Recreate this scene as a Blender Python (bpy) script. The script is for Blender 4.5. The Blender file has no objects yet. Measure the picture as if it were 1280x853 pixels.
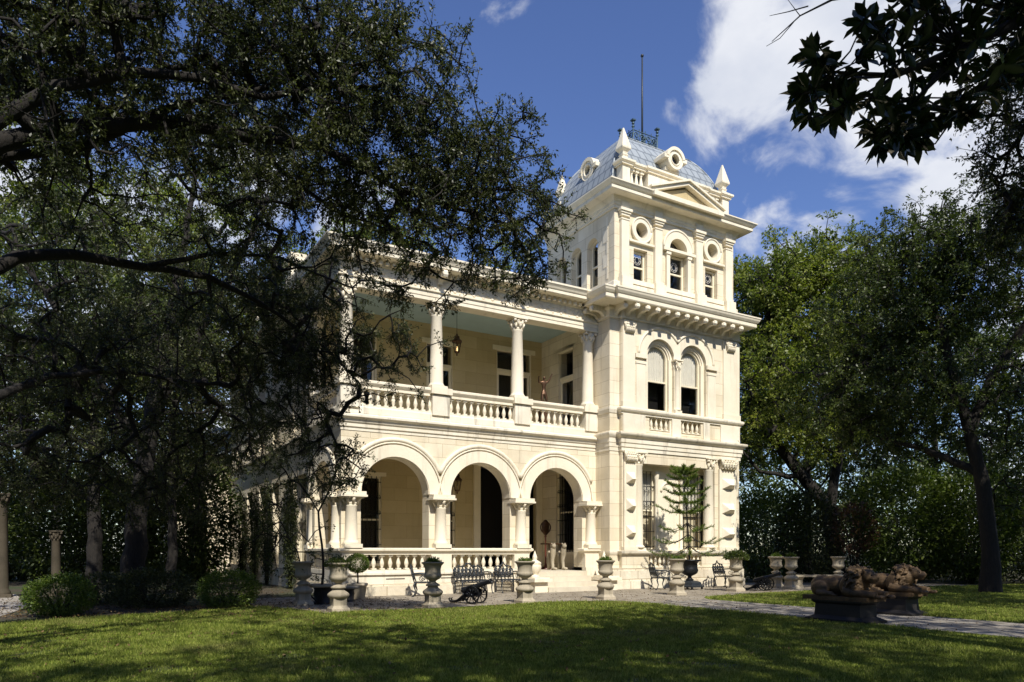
import bpy, math, random
import numpy as np
from mathutils import Matrix, Vector
R = math.radians
PI = math.pi
random.seed(7)
RNG = np.random.default_rng(11)
C = bpy.context.scene.collection
SC = bpy.context.scene

# ------------------------------------------------------------------ camera, sky, sun, exposure
F_PX, U0, HOR, YAW, EYE = 915.0, 640.0, 689.0, R(30.6), 1.35
CAM = (-15.907, -20.218, EYE)
FW = (math.sin(YAW), math.cos(YAW)); RT = (math.cos(YAW), -math.sin(YAW))
cam_d = bpy.data.cameras.new('camera'); cam = bpy.data.objects.new('camera', cam_d); C.objects.link(cam)
cam.location = CAM; cam.rotation_euler = (R(90), 0, -YAW)
cam_d.sensor_width = 36; cam_d.sensor_fit = 'HORIZONTAL'; cam_d.lens = F_PX / 1280 * 36
cam_d.shift_y = (HOR - 426.5) / 1280; cam_d.clip_end = 2000; cam_d.clip_start = .05
SC.camera = cam
SUN = Vector((-.22, -1.0, 1.05)).normalized()
SUN_STRENGTH, SKY_STRENGTH, EXPOSURE = 5.0, .070, .27
sl = bpy.data.lights.new('sun', 'SUN'); sun = bpy.data.objects.new('sun', sl); C.objects.link(sun)
sl.energy = SUN_STRENGTH; sl.angle = R(.5); sl.color = (1, .945, .85)
sun.rotation_euler = SUN.to_track_quat('Z', 'Y').to_euler()
SC.view_settings.view_transform = 'Standard'; SC.view_settings.look = 'None'
SC.view_settings.exposure = EXPOSURE; SC.view_settings.gamma = 1
SC.view_settings.use_curve_mapping = False
SC.cycles.max_bounces = 8; SC.cycles.transparent_max_bounces = 12
SC.cycles.diffuse_bounces = 4; SC.cycles.glossy_bounces = 3; SC.cycles.transmission_bounces = 4
SC.cycles.use_denoising = True
try: SC.cycles.denoiser = 'OPENIMAGEDENOISE'
except Exception: pass

def raydir(u, v):
    k = (u - U0) / F_PX
    return Vector((FW[0] + RT[0]*k, FW[1] + RT[1]*k, (HOR - v) / F_PX))
def at(u, v, d):
    r = raydir(u, v); return Vector(CAM) + r * d

def make_world():
    w = bpy.data.worlds.new('World'); SC.world = w; w.use_nodes = True
    nt = w.node_tree; N = nt.nodes; L = nt.links; N.clear()
    out = N.new('ShaderNodeOutputWorld'); bg = N.new('ShaderNodeBackground')
    sky = N.new('ShaderNodeTexSky'); sky.sky_type = 'NISHITA'; sky.sun_disc = False
    sky.sun_elevation = math.asin(SUN.z); sky.sun_rotation = math.atan2(SUN.x, SUN.y)
    sky.air_density = 1.0; sky.dust_density = .3; sky.ozone_density = 3.0; sky.altitude = 200
    tc = N.new('ShaderNodeTexCoord')
    sep = N.new('ShaderNodeSeparateXYZ'); L.new(tc.outputs['Generated'], sep.inputs[0])
    def m(op, a, b=None, clamp=False):
        n = N.new('ShaderNodeMath'); n.operation = op; n.use_clamp = clamp
        for i, x in enumerate((a, b)):
            if x is None: continue
            if isinstance(x, (int, float)): n.inputs[i].default_value = x
            else: L.new(x, n.inputs[i])
        return n.outputs[0]
    zz = m('ADD', m('MAXIMUM', sep.outputs[2], 0.0), .25)
    cx = m('DIVIDE', sep.outputs[0], zz); cy = m('DIVIDE', sep.outputs[1], zz)
    cmb = N.new('ShaderNodeCombineXYZ'); L.new(cx, cmb.inputs[0]); L.new(cy, cmb.inputs[1])
    no = N.new('ShaderNodeTexNoise'); mpn = N.new('ShaderNodeMapping'); L.new(tc.outputs['Generated'], mpn.inputs[0]); mpn.inputs['Scale'].default_value = (1, 1, 1.5); L.new(mpn.outputs[0], no.inputs['Vector'])
    no.inputs['Scale'].default_value = 7.0; no.inputs['Detail'].default_value = 9; no.inputs['Roughness'].default_value = .55
    no.inputs['Distortion'].default_value = .5
    # cloud banks of the day, each a direction, an angular size and a weight
    total = None
    for (u, v, r0, r1, wt) in [(1060, 60, 4, 12, .56), (975, 120, 1, 8, .36), (1000, 205, 1, 7, .38), (1140, 160, 4, 12, .58), (1180, 50, 4, 13, .55), (1045, 245, 1, 6, .48), (1055, 300, 1, 6, .56), (960, 60, 1, 6, .30),
                           (1250, 250, 2, 9, .42), (662, 5, 0, 4, .20), (765, 35, 0, 5, .22), (870, 110, 0, 4, .16), (930, 190, 0, 5, .18), (300, 380, 4, 16, .3), (80, 480, 5, 20, .42), (1250, 480, 4, 18, .36)]:
        d = raydir(u, v).normalized()
        vm = N.new('ShaderNodeVectorMath'); vm.operation = 'DOT_PRODUCT'
        nm = N.new('ShaderNodeVectorMath'); nm.operation = 'NORMALIZE'; L.new(tc.outputs['Generated'], nm.inputs[0])
        L.new(nm.outputs[0], vm.inputs[0]); vm.inputs[1].default_value = d
        mr = N.new('ShaderNodeMapRange'); mr.interpolation_type = 'SMOOTHSTEP'
        L.new(vm.outputs['Value'], mr.inputs[0])
        mr.inputs[1].default_value = math.cos(R(r1)); mr.inputs[2].default_value = math.cos(R(r0))
        mr.inputs[3].default_value = 0; mr.inputs[4].default_value = wt
        total = mr.outputs[0] if total is None else m('MAXIMUM', total, mr.outputs[0])
    den = m('ADD', total, m('MULTIPLY', m('SUBTRACT', no.outputs['Fac'], .5), 1.9))
    mr = N.new('ShaderNodeMapRange'); mr.interpolation_type = 'SMOOTHSTEP'; L.new(den, mr.inputs[0])
    mr.inputs[1].default_value = .25; mr.inputs[2].default_value = .60; mr.inputs[3].default_value = 0; mr.inputs[4].default_value = .93
    no2 = N.new('ShaderNodeTexNoise'); L.new(mpn.outputs[0], no2.inputs['Vector']); no2.inputs['Scale'].default_value = 8; no2.inputs['Detail'].default_value = 5
    cr = N.new('ShaderNodeValToRGB'); L.new(no2.outputs['Fac'], cr.inputs[0])
    K = 1 / SKY_STRENGTH
    cr.color_ramp.elements[0].position = .3; cr.color_ramp.elements[0].color = (.54, .58, .67, 1)
    cr.color_ramp.elements[1].position = .7; cr.color_ramp.elements[1].color = (.80, .81, .84, 1)
    sc_ = N.new('ShaderNodeVectorMath'); sc_.operation = 'SCALE'; L.new(cr.outputs[0], sc_.inputs[0]); sc_.inputs['Scale'].default_value = K
    hs = N.new('ShaderNodeHueSaturation'); hs.inputs['Saturation'].default_value = 1.12; hs.inputs['Value'].default_value = 1.8; hs.inputs['Hue'].default_value = .515
    L.new(sky.outputs[0], hs.inputs['Color'])
    mix = N.new('ShaderNodeMixRGB'); L.new(mr.outputs[0], mix.inputs[0]); L.new(hs.outputs[0], mix.inputs[1]); L.new(sc_.outputs[0], mix.inputs[2])
    L.new(mix.outputs[0], bg.inputs[0]); bg.inputs[1].default_value = SKY_STRENGTH
    L.new(bg.outputs[0], out.inputs[0])
make_world()

# ------------------------------------------------------------------ mesh helpers
class MB:
    def __init__(s): s.v = []; s.f = []; s.sm = []; s.X = None
    def _add(s, vs, fs, smooth=False):
        b = len(s.v)
        if s.X is not None: vs = [tuple(s.X @ Vector(p)) for p in vs]
        s.v += [tuple(p) for p in vs]; s.f += [tuple(i + b for i in f) for f in fs]; s.sm += [smooth]*len(fs)
        return s
    def quad(s, a, b, c, d): return s._add([a, b, c, d], [(0, 1, 2, 3)])
    def box(s, x0, x1, y0, y1, z0, z1):
        return s._add([(x0,y0,z0),(x1,y0,z0),(x1,y1,z0),(x0,y1,z0),(x0,y0,z1),(x1,y0,z1),(x1,y1,z1),(x0,y1,z1)],
                      [(3,2,1,0),(4,5,6,7),(0,1,5,4),(1,2,6,5),(2,3,7,6),(3,0,4,7)])
    def cbox(s, cx, cy, hx, hy, z0, z1): return s.box(cx-hx, cx+hx, cy-hy, cy+hy, z0, z1)
    def prism(s, poly, a0, a1, axis='y', smooth=False):
        n = len(poly)
        if axis == 'y': p = lambda q, a: (q[0], a, q[1])
        elif axis == 'x': p = lambda q, a: (a, q[0], q[1])
        else: p = lambda q, a: (q[0], q[1], a)
        vs = [p(q, a0) for q in poly] + [p(q, a1) for q in poly]
        fs = [tuple(range(n)), tuple(range(2*n-1, n-1, -1))]
        s._add(vs, fs)
        return s._add(vs, [(i, i+n, (i+1) % n + n, (i+1) % n) for i in range(n)], smooth)
    def lathe(s, prof, cx=0, cy=0, n=16, z0=0, cap=True, a0=0, square=False):
        vs = []; fs = []
        k = 1/math.cos(PI/n) if square else 1
        for r, z in prof:
            for i in range(n):
                a = a0 + 2*PI*i/n
                vs.append((cx + r*k*math.cos(a), cy + r*k*math.sin(a), z0 + z))
        for j in range(len(prof)-1):
            for i in range(n):
                fs.append((j*n+i, j*n+(i+1) % n, (j+1)*n+(i+1) % n, (j+1)*n+i))
        if cap:
            s._add(vs, [tuple(range(n-1, -1, -1)), tuple((len(prof)-1)*n+i for i in range(n))])
        return s._add(vs, fs, not square)
    def sq(s, prof, cx=0, cy=0, z0=0): return s.lathe(prof, cx, cy, 4, z0, True, PI/4, True)
    def tube(s, pts, r, n=8, cap=True, closed=False):
        P = [Vector(p) for p in pts]; rr = r if isinstance(r, (list, tuple)) else [r]*len(P)
        vs = []; fs = []; m = len(P); up = None
        for i, p in enumerate(P):
            a = P[(i-1) % m] if (i or closed) else p; b = P[(i+1) % m] if (i < m-1 or closed) else p
            t = (b - a)
            t = t.normalized() if t.length > 1e-9 else Vector((0, 0, 1))
            if up is None: up = t.orthogonal().normalized()
            up = up - t*up.dot(t); up = up.normalized() if up.length > 1e-6 else t.orthogonal().normalized()
            w = t.cross(up)
            for k in range(n):
                q = 2*PI*k/n; vs.append(p + (up*math.cos(q) + w*math.sin(q))*rr[i])
        for i in range(m if closed else m-1):
            j = (i+1) % m
            for k in range(n): fs.append((i*n+k, i*n+(k+1) % n, j*n+(k+1) % n, j*n+k))
        if cap and not closed: fs += [tuple(range(n-1, -1, -1)), tuple((m-1)*n+k for k in range(n))]
        return s._add(vs, fs, True)
    def ball(s, c, r, n=10, m=7):
        rx, ry, rz = r if isinstance(r, (list, tuple)) else (r, r, r)
        vs = [(c[0], c[1], c[2]-rz)]; fs = []
        for j in range(1, m):
            t = -PI/2 + PI*j/m
            for i in range(n):
                a = 2*PI*i/n; vs.append((c[0]+rx*math.cos(t)*math.cos(a), c[1]+ry*math.cos(t)*math.sin(a), c[2]+rz*math.sin(t)))
        vs.append((c[0], c[1], c[2]+rz)); T = len(vs)-1
        for i in range(n):
            fs.append((0, 1+(i+1) % n, 1+i)); fs.append((T, 1+(m-2)*n+i, 1+(m-2)*n+(i+1) % n))
            for j in range(m-2): fs.append((1+j*n+i, 1+j*n+(i+1) % n, 1+(j+1)*n+(i+1) % n, 1+(j+1)*n+i))
        return s._add(vs, fs, True)
    def ring(s, cx, cz, r0, r1, y0, y1, a0=0, a1=PI, n=24, axis='y'):
        """arch ring in the XZ plane (axis y) or YZ plane (axis x), r0..r1, thickness y0..y1"""
        full = abs(a1-a0-2*PI) < 1e-6; vs = []; fs = []; k = n if full else n+1
        for i in range(k):
            a = a0 + (a1-a0)*i/n; c, sn = math.cos(a), math.sin(a)
            for r, y in ((r0, y0), (r1, y0), (r1, y1), (r0, y1)):
                p = (cx + r*c, y, cz + r*sn); vs.append(p if axis == 'y' else (p[1], p[0], p[2]))
        for i in range(n):
            j = (i+1) % k
            for q in range(4): fs.append((i*4+q, i*4+(q+1) % 4, j*4+(q+1) % 4, j*4+q))
        if not full: fs += [(0, 1, 2, 3), (n*4+3, n*4+2, n*4+1, n*4)]
        return s._add(vs, fs)
    def arc_tube(s, cx, cz, r, y, rad, a0=0, a1=PI, n=24, axis='y', k=8):
        pts = []
        for i in range(n+1):
            a = a0+(a1-a0)*i/n; p = (cx+r*math.cos(a), y, cz+r*math.sin(a)); pts.append(p if axis == 'y' else (p[1], p[0], p[2]))
        return s.tube(pts, rad, k)
    def sweep(s, path, prof, closed=False):
        """profile (out, z) swept along a plan path; outwards is to the right of the path"""
        P = [Vector((p[0], p[1])) for p in path]; m = len(P); k = len(prof); vs = []; fs = []
        for i, p in enumerate(P):
            d0 = (p - P[i-1]).normalized() if (i or closed) else None
            d1 = (P[(i+1) % m] - p).normalized() if (i < m-1 or closed) else None
            n0 = Vector((d0.y, -d0.x)) if d0 else None; n1 = Vector((d1.y, -d1.x)) if d1 else None
            if n0 is None: o = n1
            elif n1 is None: o = n0
            else: o = (n0+n1); o = o / max(.2, o.dot(n0))
            for q, z in prof: vs.append((p.x+o.x*q, p.y+o.y*q, z))
        for i in range(m if closed else m-1):
            j = (i+1) % m
            for q in range(k): fs.append((i*k+q, j*k+q, j*k+(q+1) % k, i*k+(q+1) % k))
        if not closed: fs += [tuple(range(k)), tuple((m-1)*k+q for q in range(k-1, -1, -1))]
        return s._add(vs, fs)
    def wall(s, xa, xb, z0, z1, y0, y1, ops, axis='y', n=20):
        """wall slab xa..xb, z0..z1, y0..y1 with openings (xl, xr, zb, zspring or ztop, kind)"""
        def arcz(op, x):
            c = (op[0]+op[1])/2; r = (op[1]-op[0])/2
            return op[3] + (math.sqrt(max(0, r*r-(x-c)**2)) if op[4] != 'rect' else 0)
        P = (lambda x, y, z: (x, y, z)) if axis == 'y' else (lambda x, y, z: (y, x, z))
        xs = {xa, xb}
        for op in ops:
            xs |= {op[0], op[1]}
            if op[4] != 'rect':
                c = (op[0]+op[1])/2; r = (op[1]-op[0])/2
                xs |= {c - r*math.cos(PI*i/n) for i in range(1, n)}
        xs = sorted(xs); Q = lambda a, b, c, d: s.quad(P(*a), P(*b), P(*c), P(*d))
        for x, w in zip(xs[:-1], xs[1:]):
            if w - x < 1e-7: continue
            cut = [op for op in ops if op[0]-1e-6 <= x and w <= op[1]+1e-6]
            cut.sort(key=lambda o: o[2]); lo = (z0, z0); segs = []
            for op in cut:
                bt = (2*op[3]-arcz(op, x), 2*op[3]-arcz(op, w)) if op[4] == 'circ' else (op[2], op[2])
                if bt[0] > lo[0]+1e-6: segs.append((lo, bt))
                Q((x, y0, bt[0]), (w, y0, bt[1]), (w, y1, bt[1]), (x, y1, bt[0])) if op[2] > z0+1e-6 else None
                lo = (arcz(op, x), arcz(op, w))
                Q((x, y0, lo[0]), (x, y1, lo[0]), (w, y1, lo[1]), (w, y0, lo[1]))
            segs.append((lo, (z1, z1)))
            for (a, b), (c, d) in segs:
                Q((x, y0, a), (w, y0, b), (w, y0, d), (x, y0, c)); Q((w, y1, b), (x, y1, a), (x, y1, c), (w, y1, d))
        for op in ops:
            for x in op[:2] if op[4] != 'circ' else (): Q((x, y0, op[2]), (x, y1, op[2]), (x, y1, op[3]), (x, y0, op[3]))
        for x in (xa, xb): Q((x, y0, z0), (x, y1, z0), (x, y1, z1), (x, y0, z1))
        Q((xa, y0, z1), (xb, y0, z1), (xb, y1, z1), (xa, y1, z1)); return s
    def mesh(s, name, m=None):
        me = bpy.data.meshes.new(name); me.from_pydata(s.v, [], s.f)
        me.polygons.foreach_set('use_smooth', s.sm)
        me.validate(); me.update()
        if m: me.materials.append(m)
        return me

def obj(name, mb, mat=None, parent=None, loc=None):
    me = mb.mesh(name, mat) if isinstance(mb, MB) else mb
    o = bpy.data.objects.new(name, me); C.objects.link(o)
    if parent is not None: o.parent = parent
    if loc is not None: o.location = loc
    return o
def tag(o, label, cat, group=None, kind=None):
    if label: o['label'] = label
    if cat: o['category'] = cat
    if group: o['group'] = group
    if kind: o['kind'] = kind
    return o
def thing(name, label, cat, loc=(0, 0, 0), rz=0, group=None):
    o = bpy.data.objects.new(name, None); C.objects.link(o); o.location = loc; o.rotation_euler = (0, 0, rz)
    o.empty_display_size = .1
    return tag(o, label, cat, group)
def dup(root, loc, rz=0, label=None, group=None, scale=None):
    r = root.copy(); C.objects.link(r); r.location = loc; r.rotation_euler = (0, 0, rz)
    if label: r['label'] = label
    if group: r['group'] = group
    if scale: r.scale = scale if isinstance(scale, (tuple, list)) else (scale,)*3
    for ch in list(root.children):
        c = ch.copy(); C.objects.link(c); c.parent = r
        for g in ch.children:
            d = g.copy(); C.objects.link(d); d.parent = c
    return r

# ------------------------------------------------------------------ materials
def nodes(name):
    m = bpy.data.materials.new(name); m.use_nodes = True
    nt = m.node_tree; b = nt.nodes['Principled BSDF']
    return m, nt, nt.nodes, nt.links, b
def noise(N, L, vec, scale, detail=5, rough=.6):
    n = N.new('ShaderNodeTexNoise'); L.new(vec, n.inputs['Vector'])
    n.inputs['Scale'].default_value = scale; n.inputs['Detail'].default_value = detail; n.inputs['Roughness'].default_value = rough
    return n.outputs['Fac']
def ramp(N, L, fac, stops):
    r = N.new('ShaderNodeValToRGB'); L.new(fac, r.inputs[0]); e = r.color_ramp.elements
    while len(e) < len(stops): e.new(.5)
    for el, (p, c) in zip(e, stops): el.position = p; el.color = (*c, 1) if len(c) == 3 else c
    return r.outputs[0]
def mixc(N, L, fac, a, b, mode='MIX'):
    n = N.new('ShaderNodeMixRGB'); n.blend_type = mode
    for i, x in ((0, fac), (1, a), (2, b)):
        if isinstance(x, (int, float)): n.inputs[i].default_value = x
        elif isinstance(x, tuple): n.inputs[i].default_value = (*x, 1)
        else: L.new(x, n.inputs[i])
    return n.outputs[0]
def bump(N, L, b, h, strength=.3, dist=.02):
    n = N.new('ShaderNodeBump'); n.inputs['Strength'].default_value = strength; n.inputs['Distance'].default_value = dist
    L.new(h, n.inputs['Height']); L.new(n.outputs[0], b.inputs['Normal'])
def simple(name, col, rough=.6, metal=0, var=.15, scale=8, bmp=.15, bscale=60, dist=.004):
    m, nt, N, L, b = nodes(name); tc = N.new('ShaderNodeTexCoord'); v = tc.outputs['Object']
    d = tuple(c*(1-var) for c in col); u = tuple(min(1, c*(1+var)) for c in col)
    L.new(ramp(N, L, noise(N, L, v, scale), [(.3, d), (.7, u)]), b.inputs['Base Color'])
    b.inputs['Roughness'].default_value = rough; b.inputs['Metallic'].default_value = metal
    if bmp: bump(N, L, b, noise(N, L, v, bscale), bmp, dist)
    return m
def stone(name, col, col2, stain, joints=True, bw=.95, rh=.43, mort=.007, stain_amt=.5, rough=.85, bscale=25, bdist=.008):
    m, nt, N, L, b = nodes(name); tc = N.new('ShaderNodeTexCoord'); v = tc.outputs['Object']
    base = ramp(N, L, noise(N, L, v, 1.3, 6), [(.3, col2), (.62, col)])
    fine = noise(N, L, v, bscale, 6, .65)
    base = mixc(N, L, .12, base, ramp(N, L, fine, [(.35, tuple(c*.6 for c in col)), (.65, col)]), 'MIX')
    # run-off stains: noise stretched down the face
    mp = N.new('ShaderNodeMapping'); L.new(v, mp.inputs[0]); mp.inputs['Scale'].default_value = (2.2, 2.2, .22)
    st = noise(N, L, mp.outputs[0], 1.6, 7, .68)
    f = ramp(N, L, st, [(.54, (0, 0, 0)), (.78, (stain_amt,)*3)])
    base = mixc(N, L, f, base, stain)
    h = fine
    if joints:
        sx = N.new('ShaderNodeSeparateXYZ'); L.new(v, sx.inputs[0])
        ad = N.new('ShaderNodeMath'); ad.operation = 'ADD'; L.new(sx.outputs[0], ad.inputs[0]); L.new(sx.outputs[1], ad.inputs[1])
        cb = N.new('ShaderNodeCombineXYZ'); L.new(ad.outputs[0], cb.inputs[0]); L.new(sx.outputs[2], cb.inputs[1])
        br = N.new('ShaderNodeTexBrick'); L.new(cb.outputs[0], br.inputs['Vector']); br.inputs['Scale'].default_value = 1
        br.inputs['Brick Width'].default_value = bw; br.inputs['Row Height'].default_value = rh; br.inputs['Mortar Size'].default_value = mort
        br.inputs['Mortar Smooth'].default_value = .3; br.inputs['Color1'].default_value = (1, 1, 1, 1); br.inputs['Color2'].default_value = (.86, .84, .80, 1)
        br.inputs['Mortar'].default_value = (.58, .53, .45, 1)
        base = mixc(N, L, 1.0, base, br.outputs['Color'], 'MULTIPLY')
        mt = N.new('ShaderNodeMath'); mt.operation = 'MULTIPLY_ADD'; L.new(br.outputs['Fac'], mt.inputs[0]); mt.inputs[1].default_value = -1.0; L.new(fine, mt.inputs[2])
        h = mt.outputs[0]
    L.new(base, b.inputs['Base Color']); b.inputs['Roughness'].default_value = rough; b.inputs['Specular IOR Level'].default_value = .25
    bump(N, L, b, h, .35, bdist); return m

LIME, LIME2, STAIN = (.80, .722, .56), (.68, .60, .44), (.33, .28, .20)
M = {}
M['wall'] = stone('limestone_ashlar', LIME, LIME2, STAIN, True, stain_amt=.55)
M['trim'] = stone('limestone_dressed', (.81, .735, .575), (.71, .635, .485), STAIN, False, stain_amt=.55)
M['ledge'] = stone('limestone_weathered_ledge', (.79, .73, .60), (.66, .59, .45), (.17, .15, .11), False, stain_amt=.9)
M['rough'] = stone('limestone_rough', (.74, .68, .54), (.58, .50, .37), (.36, .30, .2), True, bw=.8, rh=.36, mort=.015, stain_amt=.6, bscale=9, bdist=.05)
M['oldshade'] = stone('shaded_old_stone', (.085, .07, .048), (.045, .038, .026), (.04, .04, .025), False, stain_amt=.8, bscale=30)  # darkened old stone; the shade on the left columns is put into the colour
M['bouncetan'] = stone('warm_bounce_tan_stone', (.58, .48, .28), (.52, .425, .235), (.38, .30, .17), True, bw=.95, rh=.45, mort=.004, stain_amt=.25)  # warm porch bounce is put into this tan; the pediment is tan itself
M['old'] = stone('weathered_stone', (.46, .40, .295), (.25, .215, .155), (.085, .08, .055), False, stain_amt=.85, bscale=40)
M['paint'] = simple('cream_paint', (.76, .68, .50), .45, 0, .05, 3, .05)
M['ceil'] = simple('blue_ceiling_paint', (.33, .44, .45), .6, 0, .06, 2, .05)
M['dark'] = simple('unlit_interior', (.006, .006, .006), .5, 0, .1, 3, 0)  # near-black colour stands in for the unlit depth behind openings
M['iron'] = simple('black_cast_iron', (.022, .024, .027), .38, .6, .3, 20, .3, 90)
M['irongrey'] = simple('weathered_cast_iron', (.030, .036, .042), .5, .3, .3, 14, .3, 90)
M['crest'] = simple('verdigris_iron', (.06, .10, .12), .5, .4, .3, 14, .2, 90)
M['bronze'] = simple('gilt_bronze', (.105, .066, .031), .66, .35, .5, 9, .5, 40, .01)
M['bronze2'] = simple('dark_bronze', (.10, .055, .03), .4, .7, .3, 9, .3, 40)
M['base'] = simple('dark_granite', (.014, .012, .011), .6, 0, .3, 12, .2, 50)
M['curtain'] = simple('white_curtain', (.74, .71, .64), .9, 0, .06, 4, 0)
M['floor'] = stone('porch_floor', (.62, .56, .44), (.52, .46, .35), STAIN, False)
M['terra'] = simple('pale_clay', (.50, .43, .31), .8, 0, .15, 6, .2)
M['bark'] = None
def glass_mat(name='window_glass', t=.62):
    m, nt, N, L, b = nodes(name); N.remove(b)
    out = [n for n in N if n.type == 'OUTPUT_MATERIAL'][0]
    g = N.new('ShaderNodeBsdfGlossy'); g.inputs['Roughness'].default_value = .02; g.inputs['Color'].default_value = (.62, .62, .60, 1)
    tr = N.new('ShaderNodeBsdfTransparent'); tr.inputs['Color'].default_value = (.88, .88, .85, 1)
    lf = N.new('ShaderNodeLayerWeight'); lf.inputs['Blend'].default_value = .5; lp = N.new('ShaderNodeMath'); lp.operation = 'POWER'; L.new(lf.outputs['Facing'], lp.inputs[0]); lp.inputs[1].default_value = 3.5
    lw = N.new('ShaderNodeMath'); lw.operation = 'MULTIPLY_ADD'; L.new(lp.outputs[0], lw.inputs[0]); lw.inputs[1].default_value = .8; lw.inputs[2].default_value = .06
    nz = N.new('ShaderNodeTexNoise'); nz.inputs['Scale'].default_value = 2.2
    bp = N.new('ShaderNodeBump'); bp.inputs['Strength'].default_value = .06; bp.inputs['Distance'].default_value = .05
    L.new(nz.outputs['Fac'], bp.inputs['Height']); L.new(bp.outputs[0], g.inputs['Normal'])
    mx = N.new('ShaderNodeMixShader'); L.new(lw.outputs[0], mx.inputs[0]); L.new(tr.outputs[0], mx.inputs[1]); L.new(g.outputs[0], mx.inputs[2])
    L.new(mx.outputs[0], out.inputs[0]); return m
M['glass'] = glass_mat()
def roof_mat():
    m, nt, N, L, b = nodes('metal_roof_tiles'); tc = N.new('ShaderNodeTexCoord'); v = tc.outputs['Object']
    sx = N.new('ShaderNodeSeparateXYZ'); L.new(v, sx.inputs[0])
    ad = N.new('ShaderNodeMath'); ad.operation = 'ADD'; L.new(sx.outputs[0], ad.inputs[0]); L.new(sx.outputs[1], ad.inputs[1])
    cb = N.new('ShaderNodeCombineXYZ'); L.new(ad.outputs[0], cb.inputs[0]); L.new(sx.outputs[2], cb.inputs[1])
    br = N.new('ShaderNodeTexBrick'); L.new(cb.outputs[0], br.inputs['Vector']); br.inputs['Scale'].default_value = 1
    br.inputs['Brick Width'].default_value = .34; br.inputs['Row Height'].default_value = .36; br.inputs['Mortar Size'].default_value = .032
    br.inputs['Color1'].default_value = (.25, .275, .285, 1); br.inputs['Color2'].default_value = (.32, .345, .355, 1); br.inputs['Mortar'].default_value = (.07, .08, .09, 1)
    c = mixc(N, L, .35, br.outputs['Color'], ramp(N, L, noise(N, L, v, 3), [(.3, (.25, .29, .33)), (.7, (.40, .44, .47))]))
    L.new(c, b.inputs['Base Color']); b.inputs['Roughness'].default_value = .5; b.inputs['Metallic'].default_value = .1
    bump(N, L, b, br.outputs['Fac'], -.6, .03); return m
M['roof'] = roof_mat()
def bark_mat():
    m, nt, N, L, b = nodes('tree_bark'); tc = N.new('ShaderNodeTexCoord'); mp = N.new('ShaderNodeMapping'); L.new(tc.outputs['Object'], mp.inputs[0])
    mp.inputs['Scale'].default_value = (9, 9, 2.0); f = noise(N, L, mp.outputs[0], 3, 8, .7)
    L.new(ramp(N, L, f, [(.3, (.004, .0035, .003)), (.7, (.024, .019, .014))]), b.inputs['Base Color']); b.inputs['Roughness'].default_value = .9
    bump(N, L, b, f, .8, .04); return m
M['bark'] = bark_mat()
def leaf_mat(name, c0, c1, c2, trans=.35, rough=.45, spec=.4):
    m, nt, N, L, b = nodes(name)
    out = [n for n in N if n.type == 'OUTPUT_MATERIAL'][0]
    g = N.new('ShaderNodeNewGeometry')
    tc = N.new('ShaderNodeTexCoord')
    big = noise(N, L, tc.outputs['Object'], .55, 3)
    ad = N.new('ShaderNodeMath'); ad.operation = 'MULTIPLY_ADD'; L.new(g.outputs['Random Per Island'], ad.inputs[0]); ad.inputs[1].default_value = .6
    sb = N.new('ShaderNodeMath'); sb.operation = 'MULTIPLY_ADD'; L.new(big, sb.inputs[0]); sb.inputs[1].default_value = 1.2; sb.inputs[2].default_value = -.4
    L.new(sb.outputs[0], ad.inputs[2])
    col = ramp(N, L, ad.outputs[0], [(.1, c0), (.5, c1), (.95, c2)])
    L.new(col, b.inputs['Base Color']); b.inputs['Roughness'].default_value = rough; b.inputs['Specular IOR Level'].default_value = spec
    t = N.new('ShaderNodeBsdfTranslucent'); L.new(mixc(N, L, 1.0, col, (1.5, 1.7, .7), 'MULTIPLY'), t.inputs['Color'])
    mx = N.new('ShaderNodeMixShader'); mx.inputs[0].default_value = trans
    L.new(b.outputs[0], mx.inputs[1]); L.new(t.outputs[0], mx.inputs[2]); L.new(mx.outputs[0], out.inputs[0]); return m
M['oak'] = leaf_mat('live_oak_leaves', (.020, .028, .009), (.048, .060, .018), (.105, .112, .036), .22)
M['green'] = leaf_mat('bright_leaves', (.030, .050, .008), (.065, .098, .014), (.13, .16, .028), .3)
M['sunny'] = leaf_mat('sunny_leaves', (.066, .098, .014), (.15, .185, .03), (.27, .28, .06), .38)  # lit copy of the bright leaves; sunshine is put into the colour
M['mid'] = leaf_mat('mid_green_leaves', (.020, .034, .008), (.048, .070, .014), (.11, .135, .028), .28)
M['mag'] = leaf_mat('magnolia_leaves', (.010, .018, .007), (.018, .032, .010), (.03, .05, .014), .08, .25, .5)
M['box'] = leaf_mat('boxwood_leaves', (.04, .075, .012), (.09, .14, .02), (.19, .24, .04), .28)
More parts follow.
